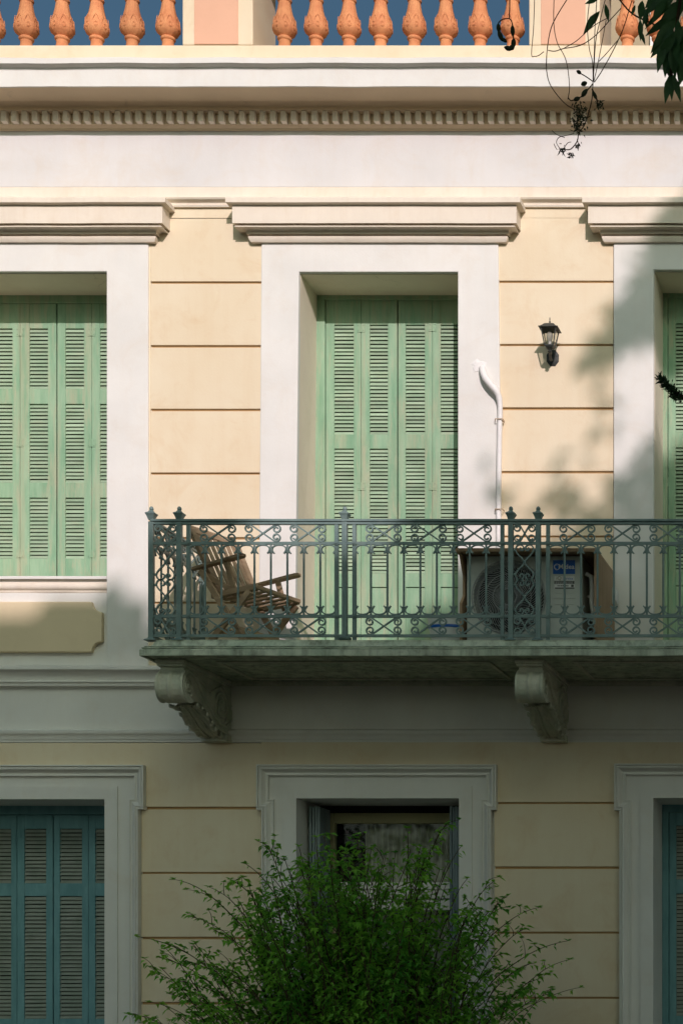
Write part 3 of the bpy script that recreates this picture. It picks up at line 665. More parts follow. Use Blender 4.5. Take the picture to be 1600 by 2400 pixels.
# posts with caps
def post(loc, base=True):
    m = MB(); x, y = loc; h = .019; z0 = ZS+.137 if base else rz(1494)
    m.box(x-h, x+h, y-h, y+h, z0, Z_T1)
    m.lathe([(.027, 0), (.027, .004), (.029, .006), (.040, .030), (.052, .046), (.052, .051), (.028, .062), (.017, .074), (.016, .08)], (x, y, Z_T0-.004), 4)
    k = len(m.v)-36
    for q in range(k, len(m.v)):
        p = m.v[q]; dx, dy = p.x-x, p.y-y; m.v[q] = Vector((x+(dx-dy)*.7071, y+(dx+dy)*.7071, p.z))
    m.lathe([(.015, 0), (.018, .006), (.015, .018), (.009, .025), (.003, .028)], (x, y, Z_T0+.074), 8)
    if base: m.lathe([(.062, 0), (.060, .006), (.03, .02), (.027, .03)], (x, y, z0), 4)
    if base:
        k = len(m.v)-16
        for q in range(k, len(m.v)):
            p = m.v[q]; dx, dy = p.x-x, p.y-y; m.v[q] = Vector((x+(dx-dy)*.7071, y+(dx+dy)*.7071, p.z))
    return m
psrc = None
for i, x in enumerate(POST):
    loc = (x, YR)
    if i in (2, 5):
        m = post(loc, False); m.lathe([(.02, -.03), (.045, -.02), (.052, -.008), (.035, .002), (.02, .008)], (x, YR, rz(1494)), 12); m.tube([(x, YR, ZS+.1), (x, YR+.02, rz(1494)-.02)], .02, 8)
        m.build('post', M['iron'], RL, bevel=.002)
    elif psrc is None: psrc = post(loc).build('post', M['iron'], RL, bevel=.002, origin=(x, YR, 0)) 
    else: inst(psrc, 'post', (x, YR, 0), RL)
post((xa, -.03)).build('post', M['iron'], RL, bevel=.002)
def sscroll(cx, r, rmin, zc, half_h, turns=1.3):
    pts = []
    th0, th1 = 180+360*turns*.75, 48
    N = 22; c = (-cx, half_h-r)
    for i in range(N+1):
        th = th0+(th1-th0)*i/N; rr = r if th < 185 else r+(rmin-r)*((th-185)/(th0-185))**.85
        pts.append((c[0]+rr*math.cos(R(th)), c[1]+rr*math.sin(R(th))))
    q = [(-x, -z) for x, z in reversed(pts)]
    return pts+[((pts[-1][0]*(1-t)+q[0][0]*t), (pts[-1][1]*(1-t)+q[0][1]*t)) for t in (.25, .5, .75)]+q
def xscroll_mb(ox, oy, oz, cx, r, hh, wbar=.0115):
    m = MB(); p = sscroll(cx, r, .010, 0, hh)
    m.bar([(ox+x, oz+z) for x, z in p], wbar, .014, oy-.004); m.bar([(ox+x, oz-z) for x, z in p], wbar, .014, oy+.004)
    return m
hhT = (Z_T2-Z2a)/2
zc1, zc2 = (Z_T2+Z2a)/2, (Z3b+Z4a)/2
def copies(make, name, locs, rots=None):
    src = None
    for i, l in enumerate(locs):
        if src is None: src = make(l).build(name, M['iron'], RL, origin=l, bevel=0)
        else: inst(src, name, l, RL, rot=(rots[i] if rots else None))
panels_x = [(rx(442), rx(789)), (rx(830.5), rx(1177))]
panels_x += [(a+per, b+per) for a, b in panels_x]
locs = []
for a, b in panels_x:
    for o in (-105, .5, 106):
        for z in (zc1, zc2): locs.append(Vector(((a+b)/2+o/305.4, YR, z)))
copies(lambda l: xscroll_mb(l.x, l.y, l.z, .102, .031, hhT-.001), 'scroll', locs)
# stiles + rosettes
locs = [Vector((x, YR, 0)) for a, b in panels_x for x in (a, b)]
def stile(l):
    m = MB(); m.box(l.x-.014, l.x+.014, l.y-.011, l.y+.011, Z4b-.03, Z_T2); return m
copies(stile, 'stile', locs)
def rosette(l):
    m = MB()
    for r0, y0 in ((.019, .0), (.012, .006), (.006, .010)):
        V = [(l.x+r0*math.cos(2*math.pi*k/12), l.y-y0+yy, l.z+r0*math.sin(2*math.pi*k/12)) for yy in (0, -.006) for k in range(12)]
        m.add(V, [tuple(range(12)), tuple(range(23, 11, -1))]+[(k, (k+1) % 12, 12+(k+1) % 12, 12+k) for k in range(12)])
    return m
copies(rosette, 'rosette', [Vector((l.x, YR-.011, z)) for l in locs for z in ((Z2a+Z2b)/2, (Z3a+Z3b)/2, (Z4a+Z4b)/2)])
# balusters and arches
sp9 = (panels_x[0][1]-panels_x[0][0])/9
bl = [Vector((a+sp9*k, YR, 0)) for a, b in panels_x for k in range(1, 9)]
zcu, zcl = rz(1295), rz(1423.5)
def bal_mb(l):
    m = MB(); m.tube([(l.x, l.y, Z3a), (l.x, l.y, Z2b)], .0085, 8)
    for z in (zcu, zcl): m.lathe([(.008, -.007), (.019, -.005), (.019, .004), (.008, .006)], (l.x, l.y, z), 10, sy=.7)
    return m
copies(bal_mb, 'baluster', bl)
def arch_mb(l, s=1):
    m = MB(); h = sp9/2
    base = [(-h+.027, -.064), (-h+.018, -.052), (-h+.011, -.040), (-h+.010, -.030), (-h+.014, -.018), (-h+.028, -.005), (-h+.046, .0005), (0, .002)]
    base = [(x, z-.004) for x, z in base]
    half = crom([(x, z, 0) for x, z in base], 3); pts = [(p.x, p.y) for p in half]; pts += [(-x, z) for x, z in reversed(pts[:-1])]
    m.bar([(l.x+x, l.z+s*z) for x, z in pts], .0095, .016, l.y); return m
al = [Vector((a+sp9*(k+.5), YR, 0)) for a, b in panels_x for k in range(9)]
copies(lambda l: arch_mb(l, 1), 'arch', [Vector((l.x, YR, Z2b)) for l in al])
copies(lambda l: arch_mb(l, -1), 'arch', [Vector((l.x, YR, Z3a)) for l in al])
# heart panels between twin posts
pc = [(POST[0]+POST[1])/2, (POST[3]+POST[4])/2, (POST[6]+POST[7])/2]
copies(lambda l: xscroll_mb(l.x, l.y, l.z, .052, .027, hhT-.001, .011), 'scroll', [Vector((x, YR, z)) for x in pc for z in (zc1, zc2)])
H = (Z2b-Z3a)/4
heart = [(.0, -1.0), (.020, -.80), (.046, -.60), (.065, -.40), (.069, -.24), (.058, -.07), (.038, .0), (.018, -.05), (.007, -.16), (.007, -.26), (.018, -.34), (.032, -.31), (.034, -.22), (.026, -.18)]
def heart_mb(l, s=1):
    m = MB(); p = crom([(x, z*H*.97, 0) for x, z in heart], 3)
    for sg in (1, -1): m.bar([(l.x+sg*q.x, l.z+s*q.y) for q in p], .0105, .014, l.y)
    m.lathe([(.006, -.008), (.013, -.004), (.013, .004), (.006, .008)], (l.x, l.y, l.z-s*H*.97), 8)
    m.lathe([(.004, -.006), (.016, -.004), (.016, .004), (.004, .006)], (l.x, l.y, l.z-s*H*.2), 8, sy=.6)
    for sg in (1, -1): m.lathe([(.003, -.010), (.010, -.006), (.010, .006), (.003, .010)], (l.x+sg*.078, l.y, l.z-s*H*.3), 8)
    return m
copies(lambda l: heart_mb(l, 1), 'heart_scroll', [Vector((x, YR, Z2b-2*H*k)) for x in pc for k in (0, 1)])
copies(lambda l: heart_mb(l, -1), 'heart_scroll', [Vector((x, YR, Z2b-2*H*(k+1))) for x in pc for k in (0, 1)])
# left return panel (same pieces turned a quarter)
q = R(90); ysp = .93/8
def turned(find, name, locs):
    src = next(o for o in RL.children if o.name.split('.')[0] == name and find(o))
    for l in locs: inst(src, name, l, RL, rot=(0, 0, q))
hs = (.93/3); 
for z in (zc1, zc2):
    turned(lambda o: True, 'scroll', [Vector((xa, YR+.04+.155+.31*k, z)) for k in range(3)])
turned(lambda o: True, 'baluster', [Vector((xa, YR+.05+sp9*(k+1), 0)) for k in range(7)])
asrc = [o for o in RL.children if o.name.split('.')[0] == 'arch']
for s_, z in ((asrc[0], Z2b), (asrc[len(al)], Z3a)):
    for k in range(7): inst(s_, 'arch', Vector((xa, YR+.05+sp9*(k+.5), z)), RL, rot=(0, 0, q))

# ================================================================== THINGS ON THE BALCONY
# --- folding chair
ch = thing('folding_chair', 'weathered wooden slatted folding armchair on the balcony behind the railing', 'chair', tuple(at(560, 1500, -.6).xy)+(ZS+.137,))
def P(px, py, y): return at(px, py, y)
FZ = ZS+.14
def foot(px, y): v = at(px, 1500, y); v.z = FZ; return v
wdir = Vector((.316, .95, 0)); fdir = Vector((.95, -.316, 0))
bn_t, bf_t = P(447, 1240, -.76), P(553, 1275, -.28); bn_b, bf_b = P(514, 1392, -.70), P(612, 1424, -.24)
up_b = (bn_t-bn_b).normalized()
m = MB(); m.beam(bn_t, bn_b, .03, .05, wdir); m.build('back_stile', M['wood'], ch, bevel=.004)
m = MB(); m.beam(bf_t, bf_b, .03, .05, wdir); m.build('back_stile', M['wood'], ch, bevel=.004)
m = MB(); m.beam(bn_t, bf_t, .022, .06, up_b); m.build('top_rail', M['wood'], ch, bevel=.004)
m = MB(); m.beam(bn_b, bf_b, .022, .05, up_b); m.build('bottom_rail', M['wood'], ch, bevel=.004)
for k in range(7):
    t = (k+.75)/7.6
    m = MB(); m.beam(bn_t.lerp(bf_t, t), bn_b.lerp(bf_b, t), .012, .040, wdir); m.build('back_slat', M['wood'], ch, bevel=.003)
an0, an1 = P(452, 1334, -.78), P(573, 1301, -.90); af0, af1 = P(588, 1376, -.26), P(702, 1347, -.40)
for a, b in ((an0, an1), (af0, af1)):
    m = MB(); d_ = (b-a).normalized(); sd = d_.cross(Vector((0, 0, 1))).normalized()
    poly = []
    for t, w_ in ((0, .020), (.15, .027), (.85, .036), (.95, .034), (1, .020)): poly.append((t, w_))
    V = []
    for zz_ in (-.012, .012):
        for t, w_ in poly: V.append(a.lerp(b, t)+sd*w_+Vector((0, 0, zz_)))
        for t, w_ in reversed(poly): V.append(a.lerp(b, t)-sd*w_+Vector((0, 0, zz_)))
    n = 10; m.add(V, [tuple(range(n)), tuple(range(2*n-1, n-1, -1))]+[(i, (i+1) % n, n+(i+1) % n, n+i) for i in range(n)])
    m.build('armrest', M['wood'], ch, bevel=.004)
sfn, sff = P(598, 1375, -.90), P(700, 1410, -.42); sbn, sbf = P(497, 1397, -.74), P(603, 1431, -.26)
m = MB(); m.beam(sfn, sff, .04, .03); m.build('seat_front_rail', M['wood'], ch, bevel=.004)
for a, b in ((sbn, sfn), (sbf, sff)):
    m = MB(); m.beam(a, b, .028, .045); m.build('seat_rail', M['wood'], ch, bevel=.004)
for k in range(6):
    t = (k+.7)/6.4; m = MB(); m.beam(sbn.lerp(sbf, t), sfn.lerp(sff, t)-Vector((0, 0, .004)), .040, .014); m.build('seat_slat', M['wood'], ch, bevel=.003)
for a, b in ((P(530, 1316, -.86), P(553, 1398, -.80)), (P(650, 1360, -.38), P(668, 1432, -.32))):
    m = MB(); m.beam(a, b, .022, .045, fdir); m.build('arm_support', M['wood'], ch, bevel=.004)
for a, b in ((P(486, 1350, -.76), P(546, 1384, -.80)), (P(600, 1392, -.27), P(668, 1424, -.32))):
    m = MB(); m.beam(a, b, .02, .04); m.build('side_brace', M['wood'], ch, bevel=.004)
for a, b in ((P(470, 1336, -.79), foot(575, -.90)), (P(585, 1385, -.27), foot(668, -.38)), (P(585, 1385, -.90), foot(484, -.75)), (P(694, 1420, -.43), foot(600, -.26))):
    m = MB(); m.beam(a, b, .026, .05, fdir); m.build('leg', M['wood'], ch, bevel=.004)
m = MB(); m.beam(foot(555, -.86)+Vector((0, 0, .12)), foot(650, -.40)+Vector((0, 0, .12)), .02, .045); m.build('stretcher', M['wood'], ch, bevel=.003)
m = MB(); m.beam(foot(503, -.76)+Vector((0, 0, .14)), foot(620, -.29)+Vector((0, 0, .14)), .02, .045); m.build('stretcher', M['wood'], ch, bevel=.003)

# --- air conditioner
YA = -.75
ax0, ax1 = gx(1094, YA), gx(1364, YA); az0, az1 = FZ+.05, gz(1308, YA); fcx, fcz, fR = gx(1192, YA), gz(1400, YA), .288
ac = thing('air_conditioner', 'pale outdoor air conditioning unit with round fan grille under a brown board cover', 'air conditioner', ((ax0+ax1)/2, -.58, FZ))
m = MB(); n = 48
# front face with a round opening
ring = [(fcx+(fR-.012)*math.cos(2*math.pi*k/n), fcz+(fR-.012)*math.sin(2*math.pi*k/n)) for k in range(n)]
def edge(c, x0, x1, z0, z1, a):
    dx, dz = math.cos(a), math.sin(a); t = min(((x1-c[0])/dx if dx > 0 else (x0-c[0])/dx) if abs(dx) > 1e-6 else 9, ((z1-c[1])/dz if dz > 0 else (z0-c[1])/dz) if abs(dz) > 1e-6 else 9); return (c[0]+dx*t, c[1]+dz*t)
angs = sorted([2*math.pi*k/n for k in range(n)]+[math.atan2(z-fcz, x-fcx) % (2*math.pi) for x in (ax0, ax1) for z in (az0, az1)])
V = []
for a in angs:
    e = edge((fcx, fcz), ax0, ax1, az0, az1, a); V += [(e[0], YA, e[1]), (fcx+(fR-.012)*math.cos(a), YA, fcz+(fR-.012)*math.sin(a)), (fcx+(fR-.03)*math.cos(a), YA+.08, fcz+(fR-.03)*math.sin(a))]
N = len(angs)
m.add(V, [f for i in range(N) for f in ((3*i, 3*((i+1) % N), 3*((i+1) % N)+1, 3*i+1), (3*i+1, 3*((i+1) % N)+1, 3*((i+1) % N)+2, 3*i+2))])
yb = YA+.34
m.add([(ax0, YA, az0), (ax0, YA, az1), (ax1, YA, az1), (ax1, YA, az0), (ax0, yb, az0), (ax0, yb, az1), (ax1, yb, az1), (ax1, yb, az0)], [(0, 1, 5, 4), (1, 2, 6, 5), (2, 3, 7, 6), (3, 0, 4, 7), (4, 5, 6, 7)])
for k in range(3):
    z = gz((1389, 1402, 1416)[k], YA); w_ = (.058, .068, .058)[k]; xm = gx(1322, YA)
    m.box(xm-w_*1.2, xm+w_*1.2, YA-.004, YA+.002, z-.004, z+.004)
m.box(ax0-.004, ax1+.004, YA-.006, yb, az1, az1+.012); m.box(ax0+.02, ax1-.02, YA+.03, yb-.03, az0-.008, az0+.002)
m.box(ax0+.1, ax0+.16, YA+.0, yb, FZ-.002, az0); m.box(ax1-.2, ax1-.14, YA, yb, FZ-.002, az0)
body = m.build('casing', M['acbody'], ac, bevel=0, recalc=False)
g = MB()
for k in range(58):     # swept grille vanes
    pts = []
    for j in range(9):
        t = j/8; r_ = .062+(fR-.064)*t; a = 2*math.pi*k/58+1.15*t**1.2
        pts.append((fcx+r_*math.cos(a), YA-.022+.020*t**3, fcz+r_*math.sin(a)))
    g.tube(pts, .0030, 4)
for r_, yy in ((fR, -.003), (fR-.05, -.014), (fR-.11, -.019), (.062, -.022), (fR-.17, -.021)):
    g.tube([(fcx+r_*math.cos(2*math.pi*k/40), YA+yy, fcz+r_*math.sin(2*math.pi*k/40)) for k in range(41)], .0032 if r_ < fR-.01 else .005, 5)
g.build('fan_grille', M['grille'], ac, smooth=60)
m = MB(); V = [(fcx+.058*math.cos(2*math.pi*k/20), YA+yy, fcz+.058*math.sin(2*math.pi*k/20)) for yy in (-.012, -.026) for k in range(20)]
m.add(V, [tuple(range(20)), tuple(range(39, 19, -1))]+[(k, (k+1) % 20, 20+(k+1) % 20, 20+k) for k in range(20)]); m.build('fan_hub', M['grey'], ac)
m = MB()
for k in range(3):
    V = []
    for j in range(6):
        a = 2*math.pi*k/3+j*.28; V += [(fcx+.05*math.cos(a), YA+.03+.012*j, fcz+.05*math.sin(a)), (fcx+.25*math.cos(a+.15), YA+.025+.014*j, fcz+.25*math.sin(a+.15))]
    m.add(V, [(2*j, 2*j+1, 2*j+3, 2*j+2) for j in range(5)])
m.build('fan_blades', M['black'], ac, recalc=False)
MB().box(fcx-.26, fcx+.26, YA+.13, YA+.14, fcz-.26, fcz+.26).build('fan_recess', M['black'], ac)
def label_box(name, x0, x1, z0, z1, mat, d, parent): return MB().box(gx(x0, YA), gx(x1, YA), YA-d, YA-.0005, gz(z1, YA), gz(z0, YA)).build(name, M[mat], parent)
st = label_box('brand_sticker', 1295.5, 1347, 1313, 1345.5, 'blue', .002, ac)
lb = label_box('service_label', 1298.5, 1345.5, 1350.5, 1361, 'white', .0015, ac)
label_box('service_label', 1298.5, 1345.5, 1362, 1368.5, 'grey', .0016, ac)
label_box('service_label', 1298.5, 1345.5, 1369.5, 1379.5, 'white', .0014, ac)
label_box('service_label', 1300, 1345.5, 1377.2, 1380.2, 'grey', .002, ac)
label_box('service_label', 1338, 1344, 1370.5, 1376.2, 'grey', .0021, ac)
def text(body_, x, z, size, y, mat, parent, name='lettering', bold=.0):
    cu = bpy.data.curves.new(name, 'FONT'); cu.body = body_; cu.size = size; cu.offset = bold; cu.extrude = .0004; cu.resolution_u = 3
    tmp = bpy.data.objects.new('tmp', cu); COL.objects.link(tmp); dg = bpy.context.evaluated_depsgraph_get()
    me = bpy.data.meshes.new_from_object(tmp.evaluated_get(dg)); bpy.data.objects.remove(tmp); me.materials.clear(); me.materials.append(M[mat])
    o = bpy.data.objects.new(name, me); COL.objects.link(o); o.parent = parent; o.rotation_euler = (R(90), 0, 0); o.location = Vector((x, y, z))-worig(parent); return o
text('Midea', gx(1308, YA), gz(1333.5, YA), .052, YA-.003, 'white', st, bold=.0008)
m = MB(); cx_, cz_ = gx(1304.5, YA), gz(1329, YA)
m.bar([(cx_+.020*math.cos(R(a)), cz_+.023*math.sin(R(a))) for a in range(40, 330, 15)], .0035, .001, YA-.003); m.bar([(cx_-.004+.013*math.cos(R(a)), cz_+.015*math.sin(R(a))) for a in range(60, 290, 20)], .0025, .001, YA-.003)
m.build('emblem', M['white'], st)
text('iQ', gx(1303, YA), gz(1359.3, YA), .040, YA-.0025, 'olive', lb); text('service', gx(1319.5, YA), gz(1359.0, YA), .027, YA-.0025, 'blue', lb)
text('service support line', gx(1300, YA), gz(1366.8, YA), .0165, YA-.0025, 'white', lb) if False else None
m = MB()
for zz_ in (1364, 1366.6):
    x = 1301.
    while x < 1342: w_ = random.uniform(2, 5); m.box(gx(x, YA), gx(x+w_, YA), YA-.0022, YA-.001, gz(zz_+.9, YA), gz(zz_, YA)); x += w_+1.2
m.build('print_lines', M['white'], lb)
m = MB(); x = 1306.
while x < 1330: m.box(gx(x, YA), gx(x+2.6, YA), YA-.0022, YA-.001, gz(1374.6, YA), gz(1372, YA)); x += 3.8
m.build('print_lines', M['grey'], lb)
# service pipes at its side
m = MB(); px_ = ax1+.05
m.tube([(px_-.04, YA+.1, az1-.10), (px_-.0, YA+.1, az1-.12), (px_+.005, YA+.11, az1-.2), (px_, YA+.12, az1-.32), (px_+.03, YA+.2, az0+.05), (px_+.02, YA+.3, az0)], .018, 8)
m.tube([(px_-.04, YA+.16, az1-.26), (px_+.02, YA+.15, az1-.3), (px_+.05, YA+.2, az1-.45), (px_+.07, YA+.3, az0)], .009, 6)
m.build('refrigerant_pipes', M['pipe'], ac, smooth=60)

# --- board cover over the unit
yc0, yc1 = -.84, -.05
cx0, cx1 = gx(1068, yc0), gx(1388, yc0)+.012; cz1 = gz(1286, yc0)
cv = thing('board_cover', 'brown board cover standing over the air conditioning unit', 'cover', ((cx0+cx1)/2, -.45, FZ))
MB().box(cx0, cx1+.022, yc0-.02, yc1, cz1-.028, cz1).build('top_board', M['ply'], cv, bevel=.002)
zb_ = cz1-.028
MB().prism([(yc0, FZ), (yc0, zb_), (yc1-.35, zb_), (yc1, zb_-.0), (yc1, FZ)], 'x', cx1, cx1+.02).build('side_board', M['ply'], cv, bevel=.002)
MB().prism([(yc0+.03, FZ), (yc0+.03, FZ+.33), (yc0+.12, FZ+.41), (yc0+.12, zb_-.15), (yc0, zb_), (yc1, zb_), (yc1, FZ)], 'x', cx0+.02, cx0+.04).build('side_board', M['ply'], cv, bevel=.002)
# small white box on the side of the cover
pb = at(1429, 1398, -.12); pb.x = cx1+.02
sw = thing('switch_box', 'small white plastic box fixed beside the board cover', 'switch box', tuple(pb))
MB().prism([(-.05+pb.y, pb.z-.045), (-.05+pb.y, pb.z+.05), (pb.y+.02, pb.z+.055), (pb.y+.05, pb.z+.03), (pb.y+.05, pb.z-.06), (pb.y+.0, pb.z-.065)], 'x', pb.x, pb.x+.035).build('box_lid', M['white'], sw, bevel=.006)
MB().box(pb.x+.0, pb.x+.012, pb.y-.055, pb.y+.055, pb.z-.07, pb.z+.06).build('back_plate', M['acbody'], sw, bevel=.004)
# --- oval tub with a blue band
tb = at(1052, 1478, -.62); tb.z = FZ
tub = thing('wash_tub', 'pale oval tub with a blue band on the balcony floor beside the cover', 'tub', tuple(tb))
o_ = (tb.x, tb.y, tb.z)
hh = gz(1450, -.62)-FZ
MB().lathe([(.085, 0), (.10, .012), (.122, hh*.45), (.135, hh*.8), (.138, hh*.97), (.143, hh), (.137, hh+.002), (.128, hh*.9), (.11, hh*.4), (.09, .012), (.0, .012)], o_, 28, sx=1.2, sy=.75).build('bowl', M['basin'], tub, smooth=50)
MB().lathe([(.1325, hh*.66), (.1355, hh*.74), (.1345, hh*.745), (.130, hh*.66)], o_, 28, sx=1.21, sy=.765).build('blue_band', M['blue'], tub, smooth=50)

# ================================================================== THINGS ON THE WALL
# --- lantern
LY = -.20
lc = at(1288, 800, LY)
ln = thing('wall_lantern', 'black four-sided carriage lantern with clear bulb on the yellow wall', 'wall lamp', (gx(1296), 0, gz(841)))
wx, wz = gx(1296), gz(841)
m = MB(); n = 8; V = []
for yy, r_ in ((-.014, .058), (-.024, .054), (-.032, .036)):
    V += [(wx+r_*.98*math.cos(2*math.pi*(k+.5)/n), yy, wz+r_*1.32*math.sin(2*math.pi*(k+.5)/n)) for k in range(n)]
m.add(V, [(i*n+k, i*n+(k+1) % n, (i+1)*n+(k+1) % n, (i+1)*n+k) for i in range(2) for k in range(n)]+[tuple(range(n)), tuple(2*n+k for k in range(n))])
for dx_, dz_ in ((-.03, .02), (.032, .01)): m.lathe([(.006, 0), (.004, .006)], (wx+dx_, -.034, wz+dz_), 6)
m.build('wall_plate', M['lampiron'], ln, bevel=.002)
zbase = gz(812, LY); zroof = gz(772, LY); 
m = MB(); m.tube(crom([(wx, -.03, wz-.01), (wx-.002, -.06, wz-.03), (wx, -.10, wz-.032), (lc.x, LY, wz-.005), (lc.x, LY, zbase-.03)], 4), [.012]*8+[.010]*9, 8); m.tube([(wx, -.03, wz+.02), (wx, -.06, wz+.03), (wx, -.085, wz+.005), (wx, -.07, wz-.02)], .006, 6)
m.lathe([(.008, -.052), (.018, -.04), (.012, -.03), (.020, -.022), (.032, -.006), (.034, 0)], (lc.x, LY, zbase), 8)
m.build('arm', M['lampiron'], ln, smooth=40)
def sqring(m, rings):
    V = []
    for r_, z in rings: V += [(lc.x-r_, LY-r_, z), (lc.x+r_, LY-r_, z), (lc.x+r_, LY+r_, z), (lc.x-r_, LY+r_, z)]
    m.add(V, [(i*4+k, i*4+(k+1) % 4, (i+1)*4+(k+1) % 4, (i+1)*4+k) for i in range(len(rings)-1) for k in range(4)]+[(3, 2, 1, 0), tuple((len(rings)-1)*4+k for k in range(4))])
rb, rt = .036, .060
m = MB(); sqring(m, [(rb-.008, zbase-.014), (rb+.002, zbase), (rb+.002, zbase+.008), (rb-.006, zbase+.008)])
for sx_ in (-1, 1):
    for sy_ in (-1, 1): m.beam((lc.x+sx_*rb, LY+sy_*rb, zbase+.004), (lc.x+sx_*rt, LY+sy_*rt, zroof), .008, .008, (1, 0, 0))
m.build('cage', M['lampiron'], ln, bevel=.001)
m = MB(); sqring(m, [(rt-.006, zroof-.006), (rt+.004, zroof-.006), (rt+.018, zroof-.002), (rt+.019, zroof+.003), (rt+.006, zroof+.009), (rt-.008, zroof+.022), (rt-.020, zroof+.036), (rt-.034, zroof+.044), (.010, zroof+.047)])
m.lathe([(.010, .045), (.005, .05), (.004, .056), (.009, .060), (.009, .063), (.004, .067), (.0035, .080), (.005, .085), (.001, .102)], (lc.x, LY, zroof), 8)
m.build('roof_cap', M['lampiron'], ln, smooth=30)
for k in range(4):
    c_, s_ = [(1, 0), (0, 1), (-1, 0), (0, -1)][k]; tx, ty = -s_, c_
    V = [(lc.x+c_*r_+tx*r_*e, LY+s_*r_+ty*r_*e, z) for r_, z, e in ((rb-.001, zbase+.006, -1), (rb-.001, zbase+.006, 1), (rt-.001, zroof, 1), (rt-.001, zroof, -1))]
    m = MB(); m.add(V, [(0, 1, 2, 3)]); m.build('pane', M['lampglass'], ln, recalc=False)
m = MB(); m.lathe([(.013, .0), (.013, .03), (.016, .035)], (lc.x, LY, zbase+.006), 12); m.build('bulb_socket', M['white'], ln)
m = MB(); m.lathe([(.013, .034), (.02, .052), (.0255, .075), (.026, .09), (.02, .108), (.010, .117), (.001, .119)], (lc.x, LY, zbase+.004), 16)
bulbm = bpy.data.materials.new('bulb_glass'); bulbm.use_nodes = True; _b = bulbm.node_tree.nodes['Principled BSDF']; _b.inputs['Base Color'].default_value = (.8, .78, .72, 1); _b.inputs['Roughness'].default_value = .08; _b.inputs['Transmission Weight'].default_value = .5
m.build('bulb', bulbm, ln, smooth=60)

# --- wrapped white pipe
pp = thing('wrapped_pipe', 'white wrapped pipe leaving the door surround and running down beside it', 'pipe', (gx(1168), -.04, gz(1100)))
pts = crom([(gx(1131), .01, gz(862)), (gx(1131, -.04), -.05, gz(867, -.04)), (gx(1136, -.09), -.085, gz(884, -.09)), (gx(1150, -.1), -.095, gz(902, -.1)), (gx(1163, -.09), -.085, gz(918, -.09)), (gx(1170, -.07), -.07, gz(938, -.07)), (gx(1171.5, -.065), -.065, gz(965, -.065)), (gx(1170.5, -.062), -.062, gz(1000, -.06)), (gx(1169, -.062), -.062, gz(1100, -.06)), (gx(1168, -.062), -.062, gz(1200, -.06)), (gx(1168, -.062), -.062, gz(1330, -.06)), (gx(1168, -.062), -.062, 4.6)], 5)
rad = [(.029 if i < 18 else (.029-.008*min(1, (i-18)/10))) * (1+.07*noise.noise(Vector((i*.9, 0, 0)))) for i in range(len(pts))]
MB().tube(pts, rad, 12).build('pipe_run', M['pipe'], pp, smooth=60)
m = MB(); 
for py_ in (985, 1196): m.tube([(gx(1158, -.05), -.03, gz(py_, -.05)), (gx(1160, -.09), -.088, gz(py_, -.05)), (gx(1177, -.09), -.088, gz(py_, -.05)), (gx(1180, -.05), -.03, gz(py_, -.05))], .004, 5)
m.lathe([(.008, -.008), (.011, 0), (.006, .01)], (gx(1179, -.05), -.06, gz(987, -.05)), 8)
m.build('pipe_clip', M['wood'], pp)
m = MB(); m.lathe([(.045, 0), (.03, .004), (.0, .005)], (0, 0, 0), 14); 
for i_, p in enumerate(m.v): m.v[i_] = Vector((gx(1124)+p.x*1.3*(1+.3*math.sin(i_*2.3)), -.036-p.z, gz(862)+p.y*1.3*(1+.3*math.sin(i_*1.7))))
m.build('plaster_patch', M['pipe'], pp)

# ================================================================== VEGETATION
def leaf3(mb, p, d, up, L, w=.8, mi=0):
    d = d.normalized(); s_ = d.cross(up)
    s_ = s_.normalized() if s_.length > 1e-4 else d.orthogonal().normalized(); n_ = s_.cross(d)
    q = lambda u, v, h=0: p+s_*(u*L*w)+d*(v*L)+n_*(h*L)
    mb.add([q(0, 0), q(.42, .28, .10), q(.22, .50, .08), q(.05, 1.0, -.15), q(-.22, .50, .08), q(-.42, .28, .10)], [(0, 1, 2, 3), (0, 3, 4, 5)], mi)
def leafl(mb, p, d, up, L, w=.26):
    d = d.normalized(); s_ = d.cross(up).normalized(); n_ = s_.cross(d)
    row = [(0, .04), (.15, .55), (.38, 1), (.62, .85), (.85, .35), (1, .02)]; V = []
    for t, k in row: 
        c = p+d*(t*L)-Vector((0, 0, .10*L*t*t))
        V += [c-s_*(k*L*w/2)+n_*(k*.03*L), c, c+s_*(k*L*w/2)+n_*(k*.03*L)]
    mb.add(V, [(3*i+j, 3*i+j+1, 3*i+j+4, 3*i+j+3) for i in range(5) for j in range(2)])
